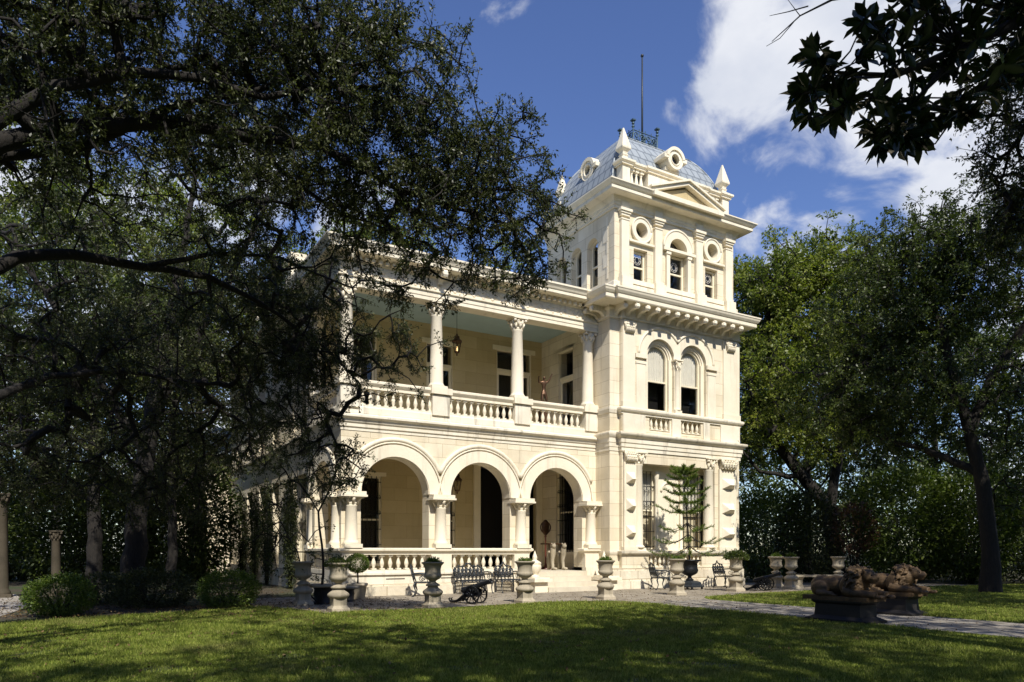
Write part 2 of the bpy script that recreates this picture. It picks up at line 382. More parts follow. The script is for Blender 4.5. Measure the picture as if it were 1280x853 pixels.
def grass_mat():
    m, nt, N, L, b = nodes('grass_blades'); out = [n for n in N if n.type == 'OUTPUT_MATERIAL'][0]
    g = N.new('ShaderNodeNewGeometry'); v = N.new('ShaderNodeTexCoord').outputs['Object']
    a = noise(N, L, v, .6, 6, .65); c_ = noise(N, L, v, 3.5, 5, .7)
    green = ramp(N, L, g.outputs['Random Per Island'], [(.0, (.09, .145, .016)), (.6, (.26, .32, .045)), (1, (.46, .48, .12))])
    dry = ramp(N, L, g.outputs['Random Per Island'], [(.0, (.18, .16, .05)), (1, (.46, .39, .18))])
    col = mixc(N, L, ramp(N, L, a, [(.54, (0, 0, 0)), (.74, (.7,)*3)]), green, dry)
    col = mixc(N, L, ramp(N, L, c_, [(.35, (.55,)*3), (.6, (0, 0, 0))]), col, (.035, .055, .008))
    L.new(col, b.inputs['Base Color']); b.inputs['Roughness'].default_value = .6; b.inputs['Specular IOR Level'].default_value = .2
    t = N.new('ShaderNodeBsdfTranslucent'); L.new(col, t.inputs['Color']); mx = N.new('ShaderNodeMixShader'); mx.inputs[0].default_value = .35
    L.new(b.outputs[0], mx.inputs[1]); L.new(t.outputs[0], mx.inputs[2]); L.new(mx.outputs[0], out.inputs[0]); return m
M['blade'] = grass_mat()
M['litter'] = leaf_mat('fallen_leaves', (.05, .03, .015), (.12, .075, .035), (.24, .17, .09), .1, .8, .1)
M['copper'] = leaf_mat('copper_leaves', (.06, .03, .018), (.11, .06, .034), (.17, .10, .06), .3)
M['pine'] = leaf_mat('pine_needles', (.07, .11, .02), (.13, .18, .035), (.20, .25, .06), .3)

# ------------------------------------------------------------------ the mansion (one thing, parts under it)
house = thing('mansion', 'cream limestone mansion with arcaded two-storey porch and three-storey corner tower', 'mansion')
def part(name, mb, mat='trim', parent=None): return obj(name, mb, M[mat] if isinstance(mat, str) else mat, parent or house)
def XF(X, Y, Z=0, rz=0): return Matrix.Translation((X, Y, Z)) @ Matrix.Rotation(rz, 4, 'Z')
SIDE = -PI/2            # local depth axis (+y) turned to look along world +x

def pane_poly(w, z0, zs, arch, n=14):
    h = w/2; p = [(-h, z0), (h, z0)]
    if arch: p += [(h*math.cos(PI*i/n), zs + h*math.sin(PI*i/n)) for i in range(0, n+1)]
    else: p += [(h, zs), (-h, zs)]
    return p
def window(X, Y, w, z0, zs, arch=False, rz=0, curtain=None, sill=True, mullion=False, grille=False, fr=.07, name='window', panes=0, casing=0):
    """sash window, local x across, y inwards; origin in the middle of the opening at face depth"""
    T = XF(X, Y, 0, rz); f = MB(); f.X = T; h = w/2; zm = z0 + (zs - z0 + (h*.5 if arch else 0))*.5
    f.box(-h, -h+fr, 0, .09, z0, zs); f.box(h-fr, h, 0, .09, z0, zs); f.box(-h+fr, h-fr, .003, .088, z0, z0+fr)
    if arch: f.ring(0, zs, h-fr, h, .0, .09)
    else: f.box(-h+fr, h-fr, .003, .088, zs-fr, zs)
    f.box(-h+fr, h-fr, .012, .08, zm-.03, zm+.03)
    if mullion: f.box(-.03, .03, .015, .075, z0+fr, zs-(0 if arch else fr))
    if casing:
        f.box(-h-casing, -h, -.05, .02, z0, zs); f.box(h, h+casing, -.05, .02, z0, zs)
        if not arch: f.box(-h-casing-.04, h+casing+.04, -.08, .02, zs, zs+casing)
    o = part(name, f, 'paint')
    p = MB(); p.X = T; pp = pane_poly(w-.02, z0+.01, zs-.01, arch); p._add([(q[0], .044, q[1]) for q in pp], [tuple(range(len(pp)))]); part('pane', p, 'glass', o)
    d = MB(); d.X = T; d.prism(pane_poly(w+.1, z0-.05, zs+.05, arch), .55, .58); part('unlit_room_sheet', d, 'dark', o)
    if curtain:
        c = MB(); c.X = T; a, b = curtain; n = 40
        xs = [-h+.02+(w-.04)*i/n for i in range(n+1)]
        for x, y in zip(xs[:-1], xs[1:]):
            top = lambda q: min(b, zs + (math.sqrt(max(0, h*h-q*q)) if arch else 0))
            w0 = .14+.02*math.sin(x*70); w1 = .14+.02*math.sin(y*70)
            c.quad((x, w0, a), (y, w1, a), (y, w1, max(a, top(y))), (x, w0, max(a, top(x))))
        part('curtain', c, 'curtain', o)
    if grille:
        g = MB(); g.X = T
        k = max(3, int(w/.16))
        for i in range(1, k): x = -h + w*i/k; g.tube([(x, -.03, z0), (x, -.03, zs)], .013, 5)
        for z in np.arange(z0+.1, zs, .55): g.box(-h, h, -.042, -.02, z-.012, z+.012)
        for i in range(k):
            x = -h + w*(i+.5)/k
            for z in (zm+.25, zm+.8): g.arc_tube(x, z, w/k*.42, -.03, .009, 0, 2*PI, 10, 'y', 4)
        part('iron_grille', g, 'iron', o)
    if sill:
        s = MB(); s.X = T; s.box(-h-.06, h+.06, -.12, .06, z0-.10, z0-.002); part('sill', s, 'trim', o)
    return o

BAL = [(.062, 0), (.062, .05), (.038, .06), (.034, .075), (.062, .16), (.066, .20), (.058, .25), (.034, .34), (.028, .38), (.045, .395), (.032, .41), (.060, .43), (.060, .48)]
def baluster_mesh(h, k=1.0):
    b = MB(); s = h/.48
    b.cbox(0, 0, .066*k, .066*k, 0, .05*s)
    b.lathe([(r*k, z*s) for r, z in BAL[2:12]], n=12, cap=False)
    b.cbox(0, 0, .066*k, .066*k, .425*s, h)
    return b.mesh('baluster', M['trim'])
def balusters(parent, pts, z, me):
    for x, y in pts: obj('baluster', me, None, parent, (x, y, z))

# --- lower tower walls
w = MB()
w.wall(.42, 6.25, 0, 10.2, -.15, .3, [(1.02, 4.92, 1.36, 4.47, 'rect'), (1.65, 4.25, .78, 1.2, 'rect'), (1.54, 2.86, 6.38, 8.35, 'arch'), (3.15, 4.47, 6.38, 8.35, 'arch'),
       (1.68, 2.64, 5.72, 6.16, 'rect'), (3.22, 4.2, 5.72, 6.16, 'rect')])
w.box(0, .42, 0, .3, 0, 10.2); w.box(6.25, 6.4, 0, .3, 0, 10.2)
w.wall(.3, 4.35, 0, 10.2, 0, .4, [(2.16, 3.33, 1.3, 4.35, 'rect'), (2.2, 3.16, 5.66, 9.0, 'rect')], 'x')
w.box(6.0, 6.4, .3, 20, 0, 10.2)
w.box(1.0, 4.95, .62, .7, 1.3, 4.55)      # back of the ground-floor recess behind its windows
w.box(1.5, 4.4, .05, .3, .7, 1.25); w.box(1.6, 4.3, .08, .3, 5.65, 6.2)
part('tower_wall', w, 'wall')
b = MB()      # rough plinth of the tower
b.box(-.06, 6.42, -.30, .02, 0, .30); b.box(-.04, 6.40, -.26, .02, .30, .66); b.box(-.02, 6.36, -.2, .02, .66, .76)
part('plinth', b, 'rough')
b = MB()
# ledge under the ground-floor order, belt, balcony ledge
b.sweep([(.44, .1), (.44, -.15), (6.25, -.15), (6.25, .1)], [(-.05, 1.2), (.03, 1.2), (.06, 1.25), (.12, 1.27), (.14, 1.345), (.10, 1.362), (-.05, 1.362)])
b.sweep([(.02, .78), (.02, 0), (.42, 0)], [(-.05, 1.22), (.02, 1.22), (.05, 1.30), (.05, 1.36), (-.05, 1.36)])
part('sill_course', b, 'ledge')
b = MB()
PB = [(-.04, 4.86), (.04, 4.86), (.04, 5.0), (.07, 5.0), (.07, 5.13), (.10, 5.15), (.10, 5.3), (.16, 5.34), (.22, 5.40), (.24, 5.44), (.24, 5.49), (.05, 5.53), (-.04, 5.53)]
b.sweep([(.42, 0), (.42, -.15), (6.25, -.15), (6.25, .2)], PB)
b.sweep([(.0, .80), (.0, 0), (.42, 0)], [(q*.55 if q > 0 else q, z-.002) for q, z in PB])
part('belt_course', b, 'ledge')
b = MB()
b.sweep([(.42, 0), (.42, -.15), (6.25, -.15), (6.25, .2)], [(-.04, 6.16), (.05, 6.16), (.05, 6.21), (.11, 6.25), (.14, 6.30), (.14, 6.36), (.10, 6.385), (-.04, 6.385)])
b.sweep([(.0, .8), (.0, 0), (.42, 0)], [(-.04, 6.18), (.02, 6.18), (.05, 6.30), (.05, 6.38), (-.04, 6.38)])
for x0, x1 in ((.44, 1.45), (2.72, 3.14), (4.3, 4.62), (5.2, 6.23)): b.box(x0, x1, -.21, -.15, 5.53, 6.16)
part('balcony_ledge', b, 'ledge')
me_b = baluster_mesh(.42); me_b2 = baluster_mesh(.44, .9)
pn = MB(); pn.box(1.66, 4.24, -.2, -.02, .76, .785); pnl = part('tower_balustrade', pn); balusters(pnl, [(1.8+.21*i, -.09) for i in range(12)], .785, me_b)
for x0 in (1.68, 3.22):
    pn = MB(); pn.box(x0, x0+.97, -.18, -.02, 5.70, 5.72); pnl = part('balcony_balustrade', pn); balusters(pnl, [(x0+.13+.235*i, -.09) for i in range(4)], 5.72, me_b2)

def capital(mb, cx, cy, z0, z1, r, ab, yf=1.0, leaves=8, sq=False):
    """leafy capital: bell, two rows of curled leaves, volutes and abacus"""
    h = z1 - z0
    if sq: mb.cbox(cx, cy, ab*.82, ab*.82*yf, z0, z1-.02)
    else: mb.lathe([(r*1.02, 0), (r*1.15, h*.06), (r*1.0, h*.12), (r*1.05, h*.5), (ab*.86, h*.86), (ab*.9, h*.88)], cx, cy, 16, z0)
    mb.cbox(cx, cy, ab*1.08, ab*1.08*(yf if sq else 1), z1-h*.12, z1)
    if sq:
        k = 5
        for row, (zb, hh) in enumerate(((0, .5), (.25, .5))):
            for i in range(k):
                x = cx - ab*.82 + 2*ab*.82*(i+.5*(row+1) % 1 + .0)/k; y = cy - ab*.82*yf
                mb.tube([(x, y, z0+h*zb), (x, y-.03, z0+h*(zb+.3)), (x, y-.085, z0+h*(zb+hh)), (x, y-.10, z0+h*(zb+hh-.1))], [.05, .06, .045, .03], 6)
        for sx in (-1, 1): mb.arc_tube(cx+sx*ab*.86, z1-h*.26, h*.12, cy-ab*.85*yf-.02, .03, 0, 2*PI, 12, 'y', 6)
        return
    for row, (zb, hh, off) in enumerate(((.08, .42, 0), (.3, .45, .5))):
        for i in range(leaves):
            a = 2*PI*(i+off)/leaves; c, s = math.cos(a), math.sin(a); q = r*1.02
            mb.tube([(cx+c*q, cy+s*q, z0+h*zb), (cx+c*q*1.12, cy+s*q*1.12, z0+h*(zb+hh*.55)), (cx+c*q*1.42, cy+s*q*1.42, z0+h*(zb+hh)), (cx+c*q*1.5, cy+s*q*1.5, z0+h*(zb+hh*.8))], [r*.24, r*.3, r*.22, r*.12], 6)
    for i in range(4):
        a = PI/4+PI/2*i; c, s = math.cos(a), math.sin(a); q = ab*1.15
        mb.ball((cx+c*q, cy+s*q, z1-h*.26), (r*.34, r*.34, h*.13), 8, 6)

# ground-floor order of the tower: rusticated pilasters with diamond bosses and engaged columns
for x0, x1, xc, side in ((.46, 1.0, 1.22, 1), (5.1, 6.0, 4.72, -1)):
    b = MB(); b.box(x0, x1, -.24, -.14, 1.36, 4.47)
    b.box(x0-.04, x1+.04, -.28, -.14, 1.36, 1.5)
    o = part('pilaster', b)
    hx = (x1-x0)*.36; cx = (x0+x1)/2
    for zc in (2.05, 2.98, 3.92):
        bm = MB(); bm._add([(cx-hx, -.24, zc-.2), (cx+hx, -.24, zc-.2), (cx+hx, -.24, zc+.2), (cx-hx, -.24, zc+.2), (cx-hx*.35, -.47, zc-.06), (cx+hx*.35, -.47, zc-.06)], [(0, 1, 5, 4), (1, 2, 5), (2, 3, 4, 5), (3, 0, 4)])
        part('diamond_boss', bm, 'trim', o)
    cm = MB(); capital(cm, cx, -.21, 4.48, 4.86, .2, (x1-x0)/2*1.0, .3, sq=True); part('capital', cm, 'trim', o)
    c = MB(); c.cbox(xc, -.02, .26, .2, 1.362, 1.46); c.lathe([(.25, 0), (.27, .03), (.25, .07), (.215, .09), (.205, .12), (.20, 1.0), (.178, 2.9), (.2, 2.93), (.2, 2.97)], xc, -.03, 20, 1.46)
    o = part('column', c); cm = MB(); capital(cm, xc, -.03, 4.44, 4.86, .18, .25); part('capital', cm, 'trim', o)
# recess: middle panel with a small niche, slim mullion columns, two barred windows
b = MB()
b.box(2.34, 3.62, .30, .62, 1.36, 4.47); b.box(1.02, 4.92, .26, .66, 4.28, 4.47); b.arc_tube(2.98, 3.55, .34, .30, .05, 0, PI, 16); b.box(1.02, 4.92, .2, .62, 1.3, 1.4)
for x in (2.36, 3.58): b.lathe([(.09, 0), (.07, .06), (.06, 2.5), (.1, 2.62), (.11, 2.78)], x, .25, 12, 1.4); b.cbox(x, .25, .12, .1, 4.16, 4.28)
part('recess_panel', b)
for xc, ww in ((1.78, 1.1), (4.16, 1.08)): window(xc, .36, ww, 1.42, 4.26, grille=True, curtain=(2.9, 4.2), sill=False)
# second floor: corner strips, hood mouldings, imposts, middle colonnette
for x0, x1 in ((.44, .98), (5.35, 6.22)): b = MB(); b.box(x0, x1, -.2, -.14, 6.385, 9.4); b.box(x0-.03, x1+.03, -.235, -.14, 6.385, 6.6); part('corner_strip', b)
for x in (.72, 5.72):
    cm = MB(); capital(cm, x, -.14, 9.02, 9.42, .17, .24, .45, sq=True); part('strip_capital', cm)
for cx in (2.2, 3.81):
    b = MB(); b.ring(cx, 8.35, .66, .98, -.17 if cx < 3 else -.167, -.13); a = math.acos(.805/1.03)
    b.arc_tube(cx, 8.35, 1.03, -.17, .05, a if cx < 3 else 0, PI if cx < 3 else PI-a, 24)
    part('hood_moulding', b)
for x0, x1 in ((1.0, 1.54), (4.47, 5.02)):
    b = MB(); b.box(x0, x1, -.23, -.13, 8.2, 8.35); b.box(x0+.03, x1-.03, -.2, -.13, 8.0, 8.08); b.box(x0+.05, x1-.06, -.18, -.13, 6.39, 8.0); part('impost', b)
c = MB(); c.cbox(3.005, -.12, .16, .13, 6.385, 6.5); c.lathe([(.15, 0), (.16, .03), (.125, .08), (.12, .12), (.105, 1.45), (.12, 1.48)], 3.005, -.13, 16, 6.5)
o = part('colonnette', c); cm = MB(); capital(cm, 3.005, -.13, 7.95, 8.35, .11, .17); part('capital', cm, 'trim', o)
for cx in (2.2, 3.81):
    b = MB(); b.ring(cx, 8.35, .56, .66, -.04, .06); b.ring(cx, 8.35, .5, .56, .0, .06); b.box(cx-.66, cx-.5, -.04, .06, 6.4, 8.35); b.box(cx+.5, cx+.66, -.04, .06, 6.4, 8.35); part('window_surround', b)
    window(cx, .06, 1.02, 6.42, 8.35, True, curtain=(7.5, 9), sill=False)
# frieze, scroll brackets and the big cornice
b = MB(); b.sweep([(0, .8), (0, 0), (.42, 0), (.42, -.15), (6.25, -.15), (6.4, .3)], [(-.04, 9.5), (.05, 9.5), (.05, 9.57), (.03, 9.59), (.03, 9.76), (.1, 9.81), (.1, 9.90), (-.04, 9.90)])
part('frieze', b)
b = MB()
CP = [(-.04, 9.90), (.68, 9.90), (.70, 9.93), (.70, 10.06), (.73, 10.07), (.78, 10.14), (.80, 10.20), (.82, 10.22), (.82, 10.27), (.3, 10.32), (-.04, 10.34)]
b.sweep([(0, 1.0), (0, 0), (.42, 0), (.42, -.12), (5.78, -.12), (5.78, 1)], CP); part('cornice', b)
def bracket(mb, T, dep=.58):
    mb.X = T; poly = [(0, 9.58), (-.06, 9.56), (-.1, 9.62), (-.2, 9.70), (-dep*.75, 9.72), (-dep, 9.69), (-dep-.05, 9.75), (-dep-.04, 9.84), (-dep+.02, 9.90), (0, 9.90)]
    mb.prism(poly, -.07, .07, 'x')
    mb.tube([(-.078, -dep+.03, 9.78), (.078, -dep+.03, 9.78)], .065, 10); mb.X = None
me = MB(); bracket(me, Matrix.Identity(4)); me_br = me.mesh('scroll_bracket', M['trim'])
for i in range(12): obj('scroll_bracket', me_br, None, house, (.62 + i*.462, -.18, 0))
for (x, y, r) in ((.22, -.02, 0), (-.02, .25, -PI/2), (-.02, .62, -PI/2)):
    o = obj('scroll_bracket', me_br, None, house, (x, y, 0)); o.rotation_euler.z = r
# --- upper tower
w = MB()
w.wall(.21, 6.09, 10.1, 13.8, 0, .35, [(1.08, 1.71, 10.95, 12.13, 'rect'), (2.72, 3.6, 10.95, 12.32, 'rect'), (4.58, 5.22, 10.95, 12.13, 'rect'), (2.72, 3.58, 12.42, 12.44, 'arch'), (1.125, 1.665, 12.53, 12.8, 'circ'), (4.63, 5.17, 12.53, 12.8, 'circ')])
w.wall(.35, 4.2, 10.1, 13.8, .21, .55, [(.95, 1.6, 10.95, 12.42, 'arch'), (1.95, 2.6, 10.95, 12.42, 'arch'), (2.95, 3.6, 10.95, 12.42, 'arch')], 'x', 14)
w.box(.55, 5.75, 3.85, 4.2, 10.4, 13.8); w.box(5.75, 6.09, .35, 4.2, 10.4, 13.8)
part('belvedere_wall', w, 'wall')
q = MB()
for k, z in enumerate(np.arange(11.0, 13.2, .44)): q.box(.195, .25, .352, .62 if k % 2 else .44, z, z+.425)
part('quoin', q, 'trim')
b = MB()
b.sweep([(.21, 4.2), (.21, 0), (6.09, 0), (6.09, 4.2)], [(-.03, 10.25), (.22, 10.25), (.22, 10.52), (.16, 10.56), (.12, 10.62), (.12, 10.76), (.08, 10.80), (-.03, 10.80)]); part('base_course', b, 'ledge')
for x in (.6, 2.15, 4.17, 5.72):
    b = MB(); b.box(x-.24, x+.24, -.26, 0, 10.34, 10.96); b.box(x-.2, x+.2, -.18, 0, 10.96, 11.08); b.box(x-.17, x+.17, -.13, 0, 11.08, 13.0)
    b.box(x-.19, x+.19, -.15, 0, 12.98, 13.03); b.box(x-.185, x+.185, -.145, 0, 13.12, 13.2); b.box(x-.22, x+.22, -.18, 0, 13.2, 13.27); b.box(x-.26, x+.26, -.22, 0, 13.27, 13.36); b.box(x-.18, x+.18, -.14, 0, 13.36, 13.62)
    part('pilaster', b)
for x0, x1, zz in ((.78, 1.98, 10.96), (2.34, 3.98, 10.96), (4.36, 5.5, 10.96)):
    b = MB(); b.box(x0+.06, x1-.06, -.14, 0, 10.8, zz); part('sill', b)
b = MB()
for x0, x1, z, d in ((.8, 1.96, 12.3, .12), (4.38, 5.52, 12.3, .12)): b.box(x0, x1, -d, 0, z, z+.07)
b.box(2.36, 3.96, -.16, 0, 12.32, 12.42); part('string_course', b)
for cx in (1.395, 4.9):
    b = MB(); b.ring(cx, 12.8, .27, .45, -.08, 0, 0, 2*PI, 28); b.arc_tube(cx, 12.8, .44, -.08, .035, 0, 2*PI, 28); o = part('oculus', b)
    g = MB(); g._add([(cx+.28*math.cos(2*PI*i/20), .26, 12.8+.28*math.sin(2*PI*i/20)) for i in range(20)], [tuple(range(20))]); part('pane', g, 'glass', o)
    g = MB(); g.box(cx-.4, cx+.4, .37, .4, 12.4, 13.2); part('unlit_room_sheet', g, 'dark', o)
    window(cx, .16, .62, 10.97, 12.11, sill=False, curtain=None)
b = MB(); b.ring(3.15, 12.44, .43, .68, -.09, .0); b.arc_tube(3.15, 12.44, .72, -.07, .05); part('lunette_arch', b)
g = MB(); g._add([(3.15+.45*math.cos(PI*i/16), .2, 12.42+.45*math.sin(PI*i/16)) for i in range(17)], [tuple(range(17))]); part('lunette_pane', g, 'glass')
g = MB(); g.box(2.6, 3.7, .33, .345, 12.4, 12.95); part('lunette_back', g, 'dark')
b = MB(); b.box(2.56, 2.72, -.1, 0, 10.96, 12.2); b.box(3.6, 3.76, -.1, 0, 10.96, 12.2); b.box(2.53, 2.75, -.13, 0, 12.2, 12.3); b.box(3.57, 3.79, -.13, 0, 12.2, 12.3); part('window_pilaster', b)
window(3.16, .16, .87, 10.97, 12.3, sill=False)
for yc in (1.275, 2.275, 3.275): window(.42, yc, .64, 10.97, 12.42, True, SIDE, sill=False)
for cx, z in ((1.395, 11.82), (3.16, 11.9), (4.9, 11.82)):       # leaded roundels in the upper sashes
    g = MB()
    for r in (.17, .10): g.arc_tube(cx, z, r, .19, .008, 0, 2*PI, 20, 'y', 4)
    for k in range(8): a = k*PI/4; g.tube([(cx+.1*math.cos(a), .19, z+.1*math.sin(a)), (cx+.17*math.cos(a), .19, z+.17*math.sin(a))], .006, 4)
    part('leaded_roundel', g, 'curtain')
b = MB(); b.sweep([(.21, 4.2), (.21, 0), (6.09, 0), (6.09, 4.2)], [(-.03, 13.36), (.05, 13.36), (.05, 13.46), (.08, 13.48), (.08, 13.58), (.12, 13.62), (.16, 13.70), (.18, 13.74), (-.03, 13.74)]); part('entablature', b)
b = MB(); TC = [(-.03, 13.74), (.50, 13.74), (.52, 13.76), (.52, 13.87), (.56, 13.89), (.62, 13.96), (.65, 13.99), (.65, 14.03), (.2, 14.10), (-.03, 14.10)]
b.sweep([(.21, 4.2), (.21, 0), (6.09, 0), (6.09, 4.2)], TC); part('tower_cornice', b)
# pediment
b = MB(); xa, xb, zc, za = 1.42, 4.88, 14.02, 14.66; xm = (xa+xb)/2
b.prism([(xa+.1, zc), (xb-.1, zc), (xm, za-.1)], -.42, .3)
part('pediment', b, 'bouncetan')
b = MB()
for s in (-1, 1):
    e = Vector((xm - s*(xb-xm)*1.03, 0, zc-.0)); t = Vector((xm, 0, za)); d = (t-e).normalized(); n = Vector((-d.z, 0, d.x)) * (1 if s > 0 else -1)
    if n.z < 0: n = -n
    for (o0, o1, y0) in ((-.02, .10, -.60), (.10, .17, -.68)):
        P = [e+n*o0, t+n*o0 / 1.0, t+Vector((0, 0, o1/abs(n.z))), e+n*o1]
        P[1] = t+Vector((0, 0, o0/abs(n.z)))
        b.prism([(p.x, p.z) for p in P], y0, .3)
b.box(xa+.02, xb-.02, -.70, -.60, 13.86, 14.02)
part('raking_cornice', b)
# parapet with balusters and corner pinnacles
b = MB()
for (x, y) in ((.74, .16), (5.66, .16), (.74, 4.0), (5.66, 4.0)): b.cbox(x, y, .17, .17, 14.05, 15.02)
b.box(1.75, 4.65, 0, .3, 14.05, 15.02)
b.box(.66, .74, .33, 3.83, 14.05, 14.25); b.box(5.62, 5.7, .33, 3.83, 14.05, 14.25)
part('parapet', b)
b = MB(); PR = [(-.3, 15.0), (.02, 15.0), (.02, 15.05), (.09, 15.10), (.09, 15.17), (.03, 15.20), (-.3, 15.20)]
b.sweep([(.52, .38), (.52, -.06), (.98, -.06), (.98, .02), (1.72, .02), (1.72, -.04), (4.68, -.04), (4.68, .02), (5.42, .02), (5.42, -.06), (5.88, -.06), (5.88, .38)], PR); part('parapet_rail', b)
for x in (.74, 5.66): b = MB(); b.cbox(x, 4.0, .25, .25, 15.0, 15.2); part('pier_cap', b)
me_b3 = baluster_mesh(.9, 1.25)
for x0 in (1.03, 4.78):
    pn = MB(); pn.box(x0-.1, x0+.7, .02, .26, 14.05, 14.11); pnl = part('parapet_balustrade', pn); balusters(pnl, [(x0+.06+.22*i, .14) for i in range(3)], 14.1, me_b3)
pin = MB(); pin.sq([(.2, 0), (.2, .05), (.13, .08), (.1, .14), (.13, .2), (.1, .24), (.11, .30), (.195, .40), (.20, .45), (.03, 1.14), (.02, 1.18)]); me_pin = pin.mesh('pinnacle', M['trim'])
for (x, y) in ((.74, .16), (5.66, .16), (.74, 4.0), (5.66, 4.0)): obj('pinnacle', me_pin, None, house, (x, y, 15.2))
# mansard
def mansard():
    b = MB(); x0, x1, y0, y1, zb, hh = .38, 6.05, .34, 4.1, 14.1, 3.0; ix, iy = 2.15, 1.45; rings = []
    angs = [0]+[R(a) for a in range(4, 66, 5)]
    for a in angs:
        s = 1-math.cos(a); rings.append((x0+ix*s, x1-ix*s, y0+iy*s, y1-iy*s, zb+hh*math.sin(a)))
    def corners(r): return [(r[0], r[2], r[4]), (r[1], r[2], r[4]), (r[1], r[3], r[4]), (r[0], r[3], r[4])]
    for p, q in zip(rings[:-1], rings[1:]):
        A, B = corners(p), corners(q)
        for i in range(4): b._add([A[i], A[(i+1) % 4], B[(i+1) % 4], B[i]], [(0, 1, 2, 3)])
    T = corners(rings[-1]); r = rings[-1]; r2 = (r[0]+.5, r[1]-.5, r[2]+.35, r[3]-.35, r[4]+.2); U = corners(r2)
    for i in range(4): b._add([T[i], T[(i+1) % 4], U[(i+1) % 4], U[i]], [(0, 1, 2, 3)])
    b._add(U, [(0, 1, 2, 3)])
    ridge = MB()
    for k in range(4): ridge.tube([corners(q)[k] for q in rings], .035, 6)
    ridge.tube(T, .04, 6, closed=True)
    return b, ridge, r2
b, rd, top = mansard(); rf = part('mansard_roof', b, 'roof'); part('hip_roll', rd, 'roof', rf)
def dormer(T):
    b = MB(); b.X = T
    b.ring(0, 0, .24, .42, -.10, .9, 0, 2*PI, 28); b.ring(0, 0, .40, .54, -.16, .9, R(10), R(170), 24); b.arc_tube(0, 0, .25, -.1, .035, 0, 2*PI, 24); b.arc_tube(0, 0, .42, -.1, .03, R(185), R(355), 20)
    for s in (-1, 1): b.box(min(s*.40, s*.66), max(s*.40, s*.66), -.14, .7, -.04, .12)
    b.box(-.4, .4, .1, .9, -.45, -.3)
    o = part('dormer', b); g = MB(); g.X = T; g._add([(.25*math.cos(2*PI*i/20), .02, .25*math.sin(2*PI*i/20)) for i in range(20)], [tuple(range(20))]); part('pane', g, 'glass', o)
    g = MB(); g.X = T; g.prism([(.26*math.cos(2*PI*i/20), .26*math.sin(2*PI*i/20)) for i in range(20)], .12, .14); part('unlit_room_sheet', g, 'dark', o)
dormer(Matrix.Translation((3.15, .17, 15.88)) @ Matrix.Scale(.84, 4)); dormer(XF(.68, 2.1, 15.7, SIDE) @ Matrix.Scale(.84, 4))
# crest railing and flagpole
def crest():
    b = MB(); x0, x1, y0, y1, z = 2.5, 3.72, 1.72, 2.5, 17.0
    for (x, y) in ((x0, y0), (x1, y0), (x1, y1), (x0, y1)):
        b.tube([(x, y, z-.3), (x, y, z+.75)], .028, 6); b.tube([(x, y, z+.75), (x, y, z+.92)], [.02, .02], 6); b.ball((x, y, z+.86), .06, 8, 6); b.cbox(x, y, .08, .08, z+.95, z+1.0); b.lathe([(.02, 0), (.07, .05), (.02, .12)], x, y, 8, z+.68)
    for zz in (z+.02, z+.62): b.tube([(x0, y0, zz), (x1, y0, zz), (x1, y1, zz), (x0, y1, zz)], .022, 5, closed=True)
    for (a, c, n) in (((x0, y0), (x1, y0), 4), ((x1, y0), (x1, y1), 3), ((x1, y1), (x0, y1), 4), ((x0, y1), (x0, y0), 3)):
        for i in range(n):
            t0, t1 = i/n, (i+1)/n; mx, my = (a[0]+(c[0]-a[0])*(t0+t1)/2, a[1]+(c[1]-a[1])*(t0+t1)/2); hw = math.hypot(c[0]-a[0], c[1]-a[1])/n/2
            dx, dy = (c[0]-a[0])/math.hypot(c[0]-a[0], c[1]-a[1]), (c[1]-a[1])/math.hypot(c[0]-a[0], c[1]-a[1])
            for (cz, rr, s) in ((z+.2, .13, 1), (z+.44, .13, -1)):
                pts = []
                for k in range(15):
                    an = k/14*2.6*PI; q = rr*(1-.055*k); pts.append((mx+dx*q*math.cos(an)*s, my+dy*q*math.cos(an)*s, cz+q*math.sin(an)))
                b.tube(pts, .024, 4)
            b.tube([(a[0]+(c[0]-a[0])*t1, a[1]+(c[1]-a[1])*t1, z), (a[0]+(c[0]-a[0])*t1, a[1]+(c[1]-a[1])*t1, z+.72)], .014, 4)
    return b
part('crest_railing', crest(), 'crest')
b = MB(); b.tube([(3.15, 1.95, 16.9), (3.15, 1.95, 19.2), (3.15, 1.95, 20.75)], [.042, .036, .028], 8); b.ball((3.15, 1.95, 20.82), .065, 8, 6); part('flagpole', b, 'irongrey')

# --- porch arcade
cs = (-7.6, -4.66, -1.7)
w = MB(); w.wall(-9.3, 0, .66, 5.0, .8, 1.3, [(c-1.1, c+1.1, .66, 3.12, 'arch') for c in cs])
w.wall(1.3, 4.35, .66, 5.0, -9.3, -8.85, [(1.5, 3.6, .66, 3.12, 'arch')], 'x')
part('arcade_wall', w, 'wall')
for c in cs:
    b = MB(); b.ring(c, 3.12, 1.10, 1.465, .74, .81); a = math.acos(1.47/1.62)
    b.arc_tube(c, 3.12, 1.62, .78, .075, a, PI-a, 30); b.arc_tube(c, 3.12, 1.52, .755, .03, 0, PI, 30); b.ring(c, 3.12, 1.085, 1.12, .78, 1.28)
    part('archivolt', b)
b = MB(); b.ring(2.55, 3.12, 1.05, 1.4, -9.36, -9.29, 0, PI, 24, 'x'); b.arc_tube(2.55, 3.12, 1.48, -9.32, .07, 0, PI, 24, 'x'); part('archivolt', b)
